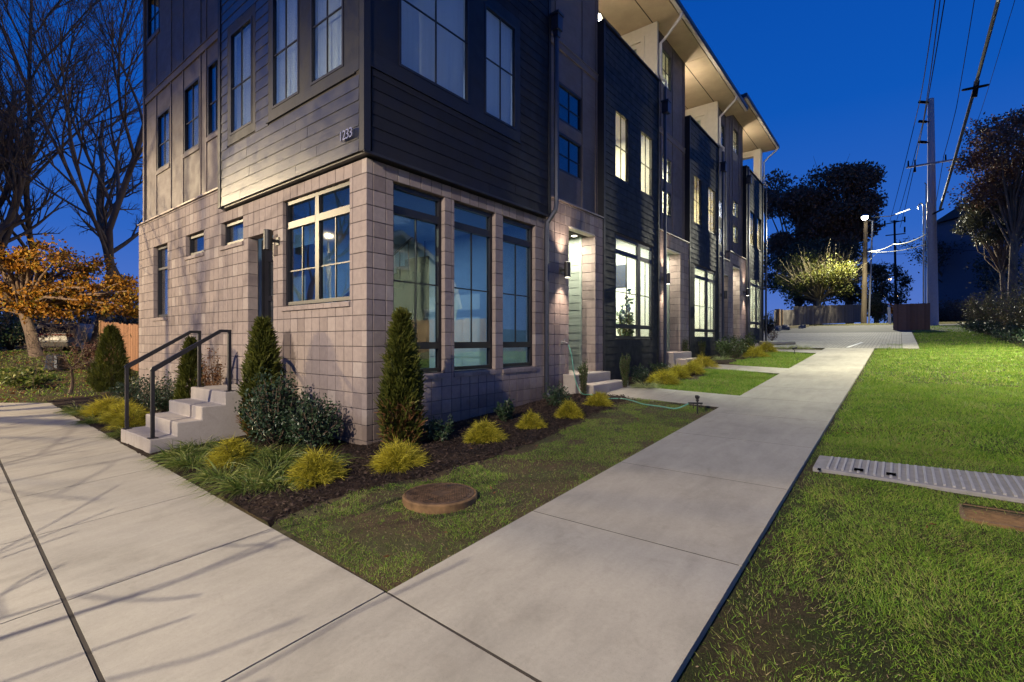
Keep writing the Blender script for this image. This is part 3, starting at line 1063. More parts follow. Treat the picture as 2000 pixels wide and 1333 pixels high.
# proud sill courses under the windows
for a, c in ((.42, 1.36), (1.56, 2.52), (2.72, 3.66)):
    n = 5
    for k in range(n):
        w = (c - a + .04) / n
        mb = MB().prism([(-.025, .775), (-.025, .835), (.14, .862), (.14, .775)], 'x', a - .02 + k * w + .003, a - .02 + (k + 1) * w - .003)
        part('sill_block', mb, M['block'], U1)
for a, c, z in ((.37, 2.13, 1.85), (3.49, 4.38, 3.03), (5.17, 6.10, 3.03), (7.15, 8.06, 1.85)):
    n = max(4, round((c - a) / .2))
    for k in range(n):
        w = (c - a + .04) / n
        mb = MB().prism([(-.025, z - .075), (.14, z - .075), (.14, z + .012), (-.025, z - .015)], 'y', a - .02 + k * w + .003, a - .02 + (k + 1) * w - .003)
        part('sill_block', mb, M['block'], U1)
# cap flashing on the masonry
part('cap_flashing', MB().box(4.0, 6.3, -.03, .13, 4.094, 4.125), M['flash'], U1)
part('cap_flashing', MB().box(-.03, .13, 4.24, 9.15, 4.094, 4.125), M['flash'], U1)
# ground floor windows
for a, c in ((.42, 1.36), (1.56, 2.52), (2.72, 3.66)):
    window(U1, R0, a + .004, c - .004, .87, 3.44, rec=.07, bars=[(3.10, .11), (1.255, .10)], hm=(.48,), fw=.055, glass='glass_dark')
window(U1, L0, .374, 2.126, 1.865, 3.44, rec=.05, cols=[1.25], bars=[(3.08, .10)], hm=(.42,), fw=.05, glass='glass_dark', mull=.10)
window(U1, L0, 3.494, 4.376, 3.045, 3.44, rec=.07, vm=False, glass='glass_dark', blind=1.0)
window(U1, L0, 5.174, 6.096, 3.045, 3.44, rec=.07, vm=False, glass='glass_dark')
window(U1, L0, 7.154, 8.056, 1.865, 3.44, rec=.08, vm=False, bars=[(2.95, .05)], glass='glass_dark', blind=1.0)
# side door
dmb = MB(); fbox(dmb, L0, 2.434, 2.49, .6, 3.04, -.30, -.22); fbox(dmb, L0, 3.24, 3.296, .6, 3.04, -.30, -.22); fbox(dmb, L0, 2.49, 3.24, 2.98, 3.04, -.30, -.22)
df = part('door_frame', dmb, M['wframe'], U1)
dmb = MB(); fbox(dmb, L0, 2.49, 2.62, .61, 2.98, -.29, -.245); fbox(dmb, L0, 3.11, 3.24, .61, 2.98, -.29, -.245)
for z0_, z1_ in ((.61, .85), (1.34, 1.42), (2.0, 2.08), (2.66, 2.98)): fbox(dmb, L0, 2.62, 3.11, z0_, z1_, -.289, -.246)
dd = part('door', dmb, M['wframe'], U1, 'dark door with three glass lights')
for z0_, z1_ in ((.85, 1.34), (1.42, 2.0), (2.08, 2.66)):
    mb = MB(); fbox(mb, L0, 2.615, 3.115, z0_ - .003, z1_ + .003, -.272, -.266); part('pane', mb, M['glass_dark'], dd)
mb = MB().tube([(.225, 2.56, 1.62), (.18, 2.56, 1.62), (.18, 2.66, 1.62)], .011, 6); part('handle', mb, M['galv'], dd)
wall_lamp(U1, L0, 2.27, 2.86)
# interior shell
room(U1, .18, 4.0, .18, 4.15, .62, 3.62, 'wall_cool', 48, (.50, .76, 1.0), open_='LR', size=.7)  # cool ceiling lamp is added, to make the panes glow blue
blk = MB().box(.33, .36, 2.36, 3.36, .55, 3.3)
part('hall_partition', MB().box(.8, .84, 2.3, 4.15, .62, 3.0), M['wall_cool'], U1)
st = MB()
for k in range(14):
    st.box(1.1 + .24 * k, 1.1 + .24 * (k + 1), 3.25, 4.1, .62, .62 + .205 * (k + 1)) if .62 + .205 * (k + 1) < 3.6 else None
part('staircase', st, M['joint'], U1)
st = MB()
for k in range(12):
    x = 1.2 + .24 * k
    st.box(x - .01, x + .01, 3.21, 3.23, .62 + .205 * (k + 1), min(3.6, 1.5 + .205 * (k + 1)))
st.tube([(1.15, 3.22, 1.65), (3.6, 3.22, 3.72)], .03, 6)
part('stair_rail', st, M['black'], U1)
for a, c in ((3.4, 4.5), (5.1, 6.2), (7.05, 8.15)):
    mb = MB().box(.20, 1.2, a, c, 1.6, 1.63).box(.20, 1.2, a, c, 3.6, 3.63).box(1.2, 1.23, a, c, 1.6, 3.63).box(.20, 1.2, a - .03, a, 1.6, 3.63).box(.20, 1.2, c, c + .03, 1.6, 3.63)
    part('interior_wall', mb, M['wall_cool'], U1)
# floor slab between storeys, stops light leaking
part('floor_slab', MB().box(.16, 6.28, .16, 9.0, 3.665, 3.74), M['joint'], U1)

# --- alcove entries
def alcove(t, xa, xb, z0, z1, floor_z, depth=1.25, masonry_w=.34, lit=10, left=True, col=(1, .92, .72)):
    # right return in block
    mb = masonry(t, ('L', xb), .10, masonry_w, z0, z1, [], 0.10)
    part('mortar_backing', mb, M['mortar'], t)
    yb = depth
    part('corner_trim', MB().box(xb - .012, xb + .1, masonry_w + .002, masonry_w + .062, floor_z, z1), M['sage'], t)
    lap(t, ('L', xb + .02), masonry_w + .064, yb, floor_z, z1, [], M['sage'], pitch=.17, maxlen=5)
    part('alcove_wall', MB().box(xa - .06, xa - .003, .17, yb, floor_z - .3, z1), M['sage'], t)
    part('alcove_ceiling', MB().box(xa - .1, xb + .12, .01, yb + .06, z1 + .001, z1 + .05), M['sage'], t)
    part('lintel_soffit', MB().box(xa + .002, xb - .002, .004, .17, z1 - .028, z1), M['cream'], t)
    part('back_wall', MB().box(xa - .06, xb + .1, yb, yb + .06, floor_z - .3, z1), M['sage'], t)
    xm = (xa + xb) / 2
    d = part('door', MB().box(xm - .46, xm + .46, yb - .05, yb - .003, floor_z + .01, floor_z + 2.3), M['wframe'], t, 'entry door deep in its porch')
    part('handle', MB().tube([(xm + .36, yb - .05, floor_z + 1), (xm + .36, yb - .1, floor_z + 1), (xm + .26, yb - .1, floor_z + 1)], .012, 6), M['galv'], d)
    if lit:
        part('downlight', MB().lathe(xb - .2, .42, [(.06, z1 - .012), (.06, z1 - .002)], 14), M['bulb_dim'], t)
        lamp('porch_light', 'AREA', (xm, .62, z1 - .03), lit * 1.6, col, aim=(xm, .62, 0), shape='DISK', size=.5, parent=t)
alcove(U1, 4.83, 5.94, .3, 3.67, .66, lit=42)
wall_lamp(U1, R0, 4.52, 2.72, lit=True)

# --- entry stoops (things of their own)
def stoop(label, x0, x1, zt, zg, flip=False):
    t = thing('entry_steps', label, 'steps', ((x0 + x1) / 2, -.3, zg), 'concrete entry steps along the front')
    part('landing', MB().box(x0, x1, -.28, 1.2, zg - .3, zt), M['stepc'], t, bevel=.012)
    part('step', MB().box(x0 + .12, x1 + .18, -.62, -.283, zg - .3, zt - .19), M['stepc'], t, bevel=.012)
    return t
stoop('concrete steps up to the nearest porch, behind the upright shrub with the hose', 4.62, 6.12, .655, .28)

# --- panels above the first entry, with two stacked windows
pwR = [(4.66, 5.60, 4.79, 5.58), (4.66, 5.60, 5.82, 6.60)]
panelwall(U1, RP, 4.0, 6.3, 4.13, 10.0, pwR, [4.56, 5.62, 6.22], [7.3])
for a, c, z0_, z1_ in pwR: window(U1, RP, a + .002, c - .002, z0_ + .002, z1_ - .002, rec=.0, glass='glass_dark', hm=(.45,), fw=.045)
room(U1, 4.2, 6.1, .28, 2.2, 4.2, 7.0, 'wall_cool', 0)

# --- overhanging dark box
BX, BY = -.10, -.10
RB, LB = ('R', BY), ('L', BX)
ZB = 3.68
bwR = [(.42, 1.76, 4.94, 6.72), (2.12, 2.93, 4.93, 6.69)]
bwL = [(.33, 1.13, 4.85, 6.62), (1.44, 2.23, 4.85, 6.62), (2.90, 3.71, 4.83, 6.56)]
part('box_soffit', MB().box(BX + .02, 3.93, BY + .02, 4.18, ZB - .025, ZB), M['black'], U1)
tR = (-.02, 3.06, 4.76, 6.95); tL = [(.0, 2.36, 4.70, 6.85), (2.78, 3.83, 4.68, 6.72)]
lap(U1, RB, .0, 3.92, ZB, 9.9, [tR], M['siding_front'], seed=3)
lap(U1, LB, .0, 4.10, ZB, 9.9, tL, M['siding'], seed=5, maxlen=1.9)
corner = MB().box(BX - .028, BX + .07, BY - .028, BY + .07, ZB - .012, 9.9)
part('corner_board', corner, M['dtrim'], U1)
part('corner_board', MB().box(BX - .026, BX + .03, 4.10, 4.20, ZB - .012, 9.9), M['dtrim'], U1)
part('corner_board', MB().box(3.92, 4.0, BY - .026, BY + .16, ZB - .012, 9.9), M['dtrim'], U1)
part('box_side_wall', MB().box(BX + .03, .16, 4.17, 4.20, ZB, 9.9), M['dtrim'], U1)
part('kick_board', MB().box(BX - .02, 3.92, BY - .02, BY - .002, ZB - .03, ZB + .004), M['black'], U1)
mb = MB()
for r in rects(BX + .07, tR[1], tR[2], tR[3], bwR): fbox(mb, RB, *r, -.05, .012)
part('window_surround', mb, M['dtrim'], U1)
for tr_ in tL:
    mb = MB()
    for r in rects(max(tr_[0], BY + .07), tr_[1], tr_[2], tr_[3], bwL): fbox(mb, LB, *r, -.05, .012)
    part('window_surround', mb, M['dtrim'], U1)
for a, c, z0_, z1_ in bwR: window(U1, RB, a + .002, c - .002, z0_ + .002, z1_ - .002, rec=-.02, depth=.06, glass='glass', hm=(.52,), fw=.035, blind=1.0)
for a, c, z0_, z1_ in bwL: window(U1, LB, a + .002, c - .002, z0_ + .002, z1_ - .002, rec=-.02, depth=.06, glass='glass', hm=(.45,), fw=.035, blind=1.0)
room(U1, .02, 3.85, .02, 4.0, 4.0, 7.2, 'wall_in', 48, (.44, .58, 1.0), open_='LR', size=.9)  # cool lamp added behind the blinds, so they look pale
# thin head flashing line on the box near the corner
part('drip_cap', MB().box(BX - .03, BX + .001, .07, 2.4, 4.672, 4.69), M['dtrim'], U1)
part('drip_cap', MB().box(BX + .07, 3.06, BY - .03, BY + .001, 4.735, 4.753), M['dtrim'], U1)

# --- brown panels on the side wall
pwL = [(7.49, 8.30, 5.27, 6.56), (5.80, 6.63, 5.27, 6.66), (4.68, 5.39, 5.31, 6.72), (8.16, 9.0, 8.55, 9.6)]
panelwall(U1, LP, 4.22, 9.22, 4.13, 10.0, pwL, [9.2, 8.34, 7.38, 6.66, 5.72, 5.44, 4.62], [7.12])
for i, (a, c, z0_, z1_) in enumerate(pwL):
    window(U1, LP, a + .002, c - .002, z0_ + .002, z1_ - .002, rec=-.01, glass='glass', hm=(.45,), fw=.045, blind=1.0)  # blinds added, so the panes show pale like reflected sky
    sm = MB(); fbox(sm, LP, a - .03, c + .03, z0_ - .09, z0_ - .003, .0, .03)
    part('window_sill', sm, M['batten'], U1)
mb = MB().box(.30, 1.4, 4.4, 9.1, 4.2, 4.23).box(.30, 1.4, 4.4, 9.1, 7.6, 7.63).box(1.4, 1.43, 4.4, 9.1, 4.2, 7.6).box(.30, 1.4, 7.0, 7.03, 4.2, 7.6)
part('interior_wall', mb, M['wall_cool'], U1)
# back and top
part('rear_wall', MB().box(.1, 6.28, 9.10, 9.2, -.4, 10.0), M['panel'], U1)
def roof(t, x0, x1, y0, y1, zs, over, name='roof', th=.16, gutter=True, east=False):
    r = MB().prism([(y0 - over, zs + .02), (y0 - over, zs + th), (y1 + over, zs + th + .9), (y1 + over, zs + .02)], 'x', x0, x1)
    o = part(name, r, M['roof'], t)
    s = MB().box(x0 + .01, x1 - .01, y0 - over + .01, y1 + over - .01, zs - .012, zs + .019)
    part('soffit', s, M['soffit'], t)
    if gutter:
        g = MB().prism([(y0 - over - .12, zs + .17), (y0 - over - .12, zs + .06), (y0 - over - .08, zs + .02), (y0 - over - .003, zs + .02), (y0 - over - .003, zs + .17)], 'x', x0 - .02, x1 + .02)
        part('gutter', g, M['bluemetal'], t)
        part('drip_edge', MB().box(x0, x1, y0 - over - .10, y0 - over - .01, zs - .002, zs + .018), M['whitemetal'], t)
        part('soffit_seam', MB().box(x0, x1, y0 - .012, y0 + .012, zs - .02, zs - .0125), M['joint'], t)
    return o
roof(U1, -.55, 6.3, .05, 9.25, 10.0, .6, gutter=True)
part('gutter', MB().box(-.68, -.56, -.6, 9.85, 10.02, 10.17), M['bluemetal'], U1)

# numbers on the box
def text_part(body, size, loc, rot, mat, parent, name, extrude=.006):
    c = bpy.data.curves.new(name, 'FONT')
    c.body = body; c.size = size; c.extrude = extrude; c.align_x = 'LEFT'; c.space_character = 1.12
    tmp = bpy.data.objects.new('tmp_text', c); COL.objects.link(tmp)
    bpy.context.view_layer.update()
    dg = bpy.context.evaluated_depsgraph_get()
    me = bpy.data.meshes.new_from_object(tmp.evaluated_get(dg))
    bpy.data.objects.remove(tmp); bpy.data.curves.remove(c)
    me.name = name
    o = link(name, me, mat, parent)
    o.location = Vector(loc) - Vector(OFF[parent]); o.rotation_euler = rot
    return o
M['numeral'] = simple('steel_numeral', (0.42, 0.42, 0.50), 0.25, metal=0.8, var=0.05)
# four separate digits, read from far (left) to near (right) on the side face
for k, ch in enumerate('1233'):
    text_part(ch, .175, (BX - .045, .375 - .073 * k, 3.875), (PI / 2, 0, -PI / 2), M['numeral'], U1, 'house_number', .012)

# conductor head and downspout at the joint of box and entry bay
part('conductor_head', MB().box(3.97, 4.13, -.30, -.14, 7.15, 7.42).box(3.95, 4.15, -.32, -.12, 7.422, 7.47).box(4.0, 4.10, -.27, -.17, 7.03, 7.148), M['bluemetal'], U1)
downspout(U1, [(4.05, -.21, 7.05), (4.05, -.21, 3.95), (4.03, -.20, 3.78), (3.95, -.07, 3.55), (3.94, -.06, 3.4), (3.94, -.06, .35), (3.97, -.14, .25)], .045)
# tap on the block wall with the hose screwed on
part('hose_tap', MB().tube([(4.56, .0, 1.30), (4.56, -.07, 1.30), (4.60, -.12, 1.27)], .014, 6).box(4.53, 4.59, -.012, .0, 1.27, 1.33).tube([(4.56, -.07, 1.30), (4.56, -.07, 1.35)], .008, 6).box(4.53, 4.59, -.08, -.06, 1.35, 1.365), M['galv'], U1)

# --- a tall dark bay with tripartite shop-like window, two upper windows and balcony
def bay(t, x0, x1, zb, gw, w2, par_z, soff_z, mid, hb=3.46, lb=1.68, seed=0, room_p=(440, 300), col2=(1, .86, .55), east_open=False, blinds=None):
    zf = gw[2]
    ops = [gw] + w2
    lap(t, R0, x0 + .07, x1 - .06, zb, par_z - .05, ops, M['siding_bay'], seed=seed, maxlen=5)
    part('corner_board', MB().box(x0 - .012, x0 + .07, -.03, .15, zb, par_z - .02), M['dtrim'], t)
    part('corner_board', MB().box(x1 - .06, x1 + .012, -.03, .15, zb, par_z - .02), M['dtrim'], t)
    part('parapet_cap', MB().box(x0 - .03, x1 + .03, -.05, .16, par_z - .02, par_z + .02), M['dtrim'], t)
    part('parapet_wall', MB().box(x0, x1, .05, .13, 7.0, par_z - .02), M['dtrim'], t)
    window(t, R0, gw[0] + .002, gw[1] - .002, gw[2] + .002, gw[3] - .002, rec=.0, cols=[mid], bars=[(hb, .10), (lb, .10)], hm=(.46,), fw=.06, mull=.17)
    for i, (a, c, z0_, z1_) in enumerate(w2):
        window(t, R0, a + .002, c - .002, z0_ + .002, z1_ - .002, rec=.0, hm=(.48,), fw=.035, blind=(blinds or {}).get(i))
    room(t, x0 + .1, x1 - .1, .06, 3.0, zf - .35, zf + 2.95, 'wall_in', room_p[0], (1, 1, .80), size=.5)
    room(t, x0 + .1, x1 - .1, .06, 2.6, w2[0][2] - .5, w2[0][3] + .35, 'wall_in', room_p[1], col2, size=.5)
    for yy, zz, w_, h_ in ((.9, zf + 1.5, .5, .65), (1.75, zf + 1.45, .42, .6)):
        part('wall_picture', MB().box(x1 - .13, x1 - .103, yy, yy + w_, zz, zz + h_), M['wframe'], t)
    part('interior_door', MB().box(x0 + 1.1, x0 + 1.9, 2.955, 2.998, zf - .34, zf + 1.75), M['cream'], t)
    part('worktop', MB().box(x0 + 2.05, x1 - .12, 2.3, 2.9, zf - .34, zf + .58), M['floor_in'], t)
    # balcony
    fz = par_z - 1.05
    part('balcony_floor', MB().box(x0, x1, .13, 2.4, fz - .12, fz), M['concrete'], t)
    part('balcony_wall', MB().box(x0, x1, 2.3, 2.4, fz, soff_z - .02), M['cream'], t)
    part('balcony_wall', MB().box(x0 - .1, x0 + .02, .17, 2.3, fz, soff_z - .02), M['cream'], t)
    wl = 'L', x1 - .03
    if not east_open:
        dops = [(.50, 1.60, fz, soff_z - .42)]
        mb = MB()
        for r in rects(.02, 2.3, fz, soff_z - .02, dops): fbox(mb, wl, *r, -.10, 0)
        part('balcony_wall', mb, M['cream'], t)
        mb = MB()
        for r in rects(.39, 1.71, fz, soff_z - .30, dops): fbox(mb, wl, *r, 0.001, .03)
        part('door_casing', mb, M['cream'], t)
        mb = MB(); 
        for r in rects(.50, 1.60, fz, soff_z - .42, [(.64, 1.46, fz + .25, soff_z - .56)]): fbox(mb, wl, *r, -.06, -.02)
        d = part('balcony_door', mb, M['cream'], t)
        mb = MB(); fbox(mb, wl, .635, 1.465, fz + .245, soff_z - .555, -.045, -.039); part('pane', mb, M['glass'], d)
        mb = MB().box(x1 + .05, x1 + .9, .3, 1.8, fz, fz + .03).box(x1 + .9, x1 + .93, .3, 1.8, fz, soff_z - .3).box(x1 + .05, x1 + .9, 1.8, 1.83, fz, soff_z - .3).box(x1 + .05, x1 + .9, .27, .30, fz, soff_z - .3).box(x1 + .05, x1 + .9, .27, 1.83, soff_z - .3, soff_z - .27)
        part('interior_wall', mb, M['wall_in'], t)
        lamp('room_light', 'POINT', (x1 + .5, 1.0, soff_z - .6), 25, (1, .95, .72), shadow_soft_size=.1, parent=t)
    else:
        part('balcony_post', MB().box(x1 - .42, x1 - .02, .02, .34, par_z - .05, soff_z - .02), M['cream'], t, bevel=.01)
        part('balcony_beam', MB().box(x1 - .35, x1 - .05, .34, 2.3, soff_z - .30, soff_z - .021), M['cream'], t)
    part('ceiling_seam', MB().box(x0 + .02, x1 - .04, 1.1, 1.115, soff_z - .02, soff_z - .0125), M['joint'], t)

def balcony_lamp(t, x, y, z, power, vis=True):
    o = part('balcony_lamp', MB().box(x - .09, x - .075, y - .06, y + .06, z - .08, z + .08).tube([(x - .075, y, z), (x - .02, y, z)], .02, 8), M['black'], t)
    g = MB().lathe(x, y, [(.01, z - .10), (.07, z - .07), (.10, z), (.07, z + .07), (.01, z + .10)], 14)
    part('globe', g, M['bulb'], o)
    lamp('balcony_light', 'POINT', (x + .08, y, z), power, (1, .85, .62), shadow_soft_size=.06, parent=t)

gw2 = (6.89, 9.12, 1.38, 3.83)
bay(U2, 6.3, 9.55, .22, gw2, [(6.89, 7.64, 5.2, 6.84), (8.35, 9.12, 5.2, 6.84)], 8.58, 10.25, 8.28, seed=21)
balcony_lamp(U2, 6.52, .26, 8.86, 230)
gw3 = (12.6, 14.94, 1.38, 3.80)
bay(U3, 12.1, 15.33, .5, gw3, [(12.55, 13.34, 5.19, 6.80), (14.08, 14.94, 5.19, 6.80)], 8.50, 10.25, 13.97, seed=31, col2=(1, .78, .45))
balcony_lamp(U3, 12.42, .6, 9.3, 230)
gw4 = (20.25, 22.50, 1.84, 4.22)
bay(U4, 19.5, 22.9, .8, gw4, [(20.25, 21.12, 5.66, 7.22), (21.6, 22.5, 5.66, 7.22)], 8.98, 10.70, 21.6, hb=3.9, lb=2.15, seed=41, east_open=True, col2=(1, .80, .5))
balcony_lamp(U4, 19.75, .6, 9.7, 200)
part('end_wall', MB().box(22.85, 22.897, .16, 9.1, .5, 8.93), M['dtrim'], U4)

# --- entry bays of the other units
def entry(t, x0, x1, zb, ztop, al, alz, floor_z, pw, lampx, lampz, lit, soff, band=None, bat=None, lit_alc=34, rowoff=.05, wins_room=280, cold=False, left_c=False):
    mb = masonry(t, R0, x0, x1, zb, ztop, [(al[0], al[1], zb - .1, alz)], x0 + .1, row0=rowoff)
    part('mortar_backing', mb, M['mortar'], t)
    part('cap_flashing', MB().box(x0, x1, -.03, .13, ztop + .004, ztop + .035), M['flash'], t)
    alcove(t, al[0], al[1], zb, alz, floor_z, lit=lit_alc)
    wall_lamp(t, R0, lampx, lampz, lit)
    panelwall(t, RP, x0, x1, ztop + .04, soff - .02, pw, bat or [], [band] if band else [])
    for i, (a, c, z0_, z1_) in enumerate(pw): window(t, RP, a + .002, c - .002, z0_ + .002, z1_ - .002, rec=0, hm=(.45,), fw=.035)
    z0r = min(p[2] for p in pw[:2]) - .3
    room(t, x0 + .12, x1 - .12, .28, 2.2, z0r, z0r + 2.4, 'wall_in', wins_room, (1, .94, .70) if not cold else (.86, .86, 1.0), size=.4)
    z3 = pw[2][2] - .6
    room(t, x0 + .12, x1 - .12, .28, 2.2, z3, soff - .1, 'wall_in', 70, (1, .97, .74) , size=.4)
entry(U2, 9.57, 12.08, .25, 4.43, (10.2, 11.31), 4.01, 1.0, [(10.2, 10.94, 5.03, 5.78), (10.2, 10.94, 6.03, 6.78), (10.2, 10.94, 8.82, 9.90)], 9.86, 3.08, True, 10.25, 7.39, [10.1, 11.05, 11.95])
entry(U3, 15.35, 16.88, .5, 4.46, (15.93, 16.62), 3.91, 1.05, [(15.93, 16.7, 5.02, 5.75), (15.93, 16.7, 6.07, 6.79), (15.93, 16.7, 8.9, 9.8)], 15.66, 3.05, False, 10.25, None, [15.8, 16.8], lit_alc=5.0, cold=True, wins_room=280)
entry(U4, 16.92, 19.48, .8, 4.88, (17.39, 18.45), 4.36, 1.45, [(17.99, 18.74, 5.43, 6.19), (17.99, 18.74, 6.53, 7.22), (17.99, 18.82, 9.22, 10.24)], 19.10, 3.42, True, 10.70, None, [17.4, 17.85, 18.9, 19.3])
stoop('concrete steps of the second porch, hidden behind a pair of upright shrubs', 10.0, 11.5, 1.0, .55)
stoop('farthest concrete porch steps, beyond the grey green shrub clump', 17.1, 18.7, 1.42, .9)

roof(U2, 6.3, 12.1, .15, 9.2, 10.25, .70)
roof(U3, 12.1, 16.9, .15, 9.2, 10.25, .70)
roof(U4, 16.75, 23.25, .15, 9.2, 10.72, .70)
part('roof_end_board', MB().box(16.74, 16.76, -.55, .9, 10.28, 10.7), M['bluemetal'], U4)
part('party_wall', MB().box(12.0, 12.1, .3, 9.1, .3, 10.2), M['joint'], U2)
part('rear_wall', MB().box(6.3, 12.1, 9.1, 9.2, -.2, 10.25), M['panel'], U2)
part('rear_wall', MB().box(12.1, 16.9, 9.1, 9.2, 0, 10.25), M['panel'], U3)
part('rear_wall', MB().box(16.9, 22.9, 9.1, 9.2, 0, 10.7), M['panel'], U4)

# white leader pipes from the eaves and dark ones down the joints
def white_pipe(t, xg, zs, xw, ztop_in, zpar):
    downspout(t, [(xg, -.62, zs + .03), (xg, -.60, zs - .10), (xw + .12, -.12, zs - .50), (xw + .03, -.05, zs - .62), (xw + .03, -.05, zpar + .18), (xw + .06, -.08, zpar + .06), (xw + .20, -.13, zpar + .02), (xw + .23, -.12, zpar - .12)], .038, 'whitemetal')
def dark_pipe(t, x, z1_, z0_, head=True):
    if head: part('conductor_head', MB().box(x - .10, x + .10, -.24, -.06, z1_ - .75, z1_ - .45).box(x - .12, x + .12, -.26, -.04, z1_ - .448, z1_ - .41), M['bluemetal'], t)
    downspout(t, [(x, -.12, z1_), (x, -.12, z0_)], .045)
white_pipe(U2, 9.62, 10.25, 9.57, 0, 8.58); dark_pipe(U2, 9.74, 8.44, .35)
white_pipe(U3, 15.4, 10.25, 15.33, 0, 8.50); dark_pipe(U3, 15.47, 8.36, .7)
white_pipe(U4, 23.0, 10.72, 22.86, 0, 8.98)
dark_pipe(U4, 19.42, 8.9, .9)
dark_pipe(U4, 22.99, 8.86, 1.1, head=False)
flush_blocks(300)

# --- side steps with their two handrails
S = thing('side_steps', 'four concrete steps with two black handrails leading to the side door', 'steps', (-1.71, 2.7, -.09))
pf = [(-1.71, -.35)]
for k in range(4):
    pf += [(-1.71 + .29 * k, .085 + .175 * k), (-1.71 + .29 * (k + 1) if k < 3 else -.002, .085 + .175 * k)]
pf.append((-.002, -.35))
part('step_flight', MB().prism(pf[::-1], 'y', 2.08, 3.33), M['stepc'], S, bevel=.010)
for y in (2.16, 3.25):
    r = MB()
    w = .02
    r.box(-1.66 - w, -1.66 + w, y - w, y + w, .09, .96).box(-.75 - w, -.75 + w, y - w, y + w, .61, 1.46)
    r.prism([(-1.69, .955), (-1.655, .925), (-.86, 1.44), (-.73, 1.44), (-.73, 1.48), (-.875, 1.48), (-1.67, .985)], 'y', y - .0215, y + .0215)
    r.box(-1.71, -1.61, y - .05, y + .05, .086, .096).box(-.80, -.70, y - .05, y + .05, .6105, .6205)
    part('handrail', r, M['black'], S)

# ------------------------------------------------------------------ plants, vectorised
def frame(d):
    d = d / (np.linalg.norm(d, axis=1, keepdims=True) + 1e-9)
    up = np.where(np.abs(d[:, 2:3]) < .9, np.array([[0, 0, 1.0]]), np.array([[1.0, 0, 0]]))
    a = np.cross(d, up); a /= np.linalg.norm(a, axis=1, keepdims=True) + 1e-9
    return d, a, np.cross(a, d)
def rand_dir(n, rng, zbias=0.0):
    v = rng.normal(size=(n, 3)); v[:, 2] += zbias
    return v / (np.linalg.norm(v, axis=1, keepdims=True) + 1e-9)
def leaf_mesh(name, P, D, L, W, rng, roll=True):
    """one rhombic leaf per point"""
    n = len(P)
    d, a, b = frame(D)
    if roll:
        q = rng.uniform(0, 2 * PI, n)[:, None]
        a, b = a * np.cos(q) + b * np.sin(q), None
    L = np.broadcast_to(np.asarray(L, float).reshape(-1, 1), (n, 1)); W = np.broadcast_to(np.asarray(W, float).reshape(-1, 1), (n, 1))
    V = np.stack([P, P + d * L * .45 + a * W * .5, P + d * L, P + d * L * .45 - a * W * .5], 1).reshape(-1, 3)
    F = np.arange(4 * n).reshape(n, 4)
    return np_mesh(name, V, F)
def strip_arrays(P, D, L, W, droop, seg, rng, taper=True):
    n = len(P)
    d = D / (np.linalg.norm(D, axis=1, keepdims=True) + 1e-9)
    th = rng.uniform(0, 2 * PI, n)
    side = np.cross(d, np.stack([np.cos(th), np.sin(th), np.zeros(n)], -1) + np.array([0, 0, .3]))
    side /= np.linalg.norm(side, axis=1, keepdims=True) + 1e-9
    V = []
    L = np.asarray(L).reshape(-1, 1); W = np.asarray(W).reshape(-1, 1); dr = np.asarray(droop).reshape(-1, 1)
    for k in range(seg + 1):
        t = k / seg
        c = P + d * L * t + np.array([0, 0, -1.0]) * dr * L * t * t
        w = W * (1 - .85 * t if taper else (1 - .6 * t * t))
        V += [c - side * w / 2, c + side * w / 2]
    V = np.stack(V, 1)                                   # n, 2(seg+1), 3
    base = np.arange(n)[:, None] * 2 * (seg + 1)
    F = np.concatenate([base + np.array([[2 * k, 2 * k + 1, 2 * k + 3, 2 * k + 2]]) for k in range(seg)], 1).reshape(-1, 4)
    return V.reshape(-1, 3), F
def np_tubes(S, n=4):
    """S rows: x0 y0 z0 x1 y1 z1 r0 r1"""
    S = np.asarray(S)
    A, B = S[:, :3], S[:, 3:6]
    d, a, b = frame(B - A)
    q = 2 * PI * np.arange(n) / n
    ring = a[:, None] * np.cos(q)[None, :, None] + b[:, None] * np.sin(q)[None, :, None]
    V = np.concatenate([A[:, None] + ring * S[:, 6, None, None], B[:, None] + ring * S[:, 7, None, None]], 1)
    m = len(S)
    base = np.arange(m)[:, None] * 2 * n
    k = np.arange(n); k2 = (k + 1) % n
    F = (base[:, :, None] + np.stack([k, k2, n + k2, n + k], -1)[None]).reshape(-1, 4)
    return V.reshape(-1, 3), F
def npart(name, me, mat, parent, label=None):
    o = link(name, me, mat, parent)
    if label: o['label'] = label
    return o

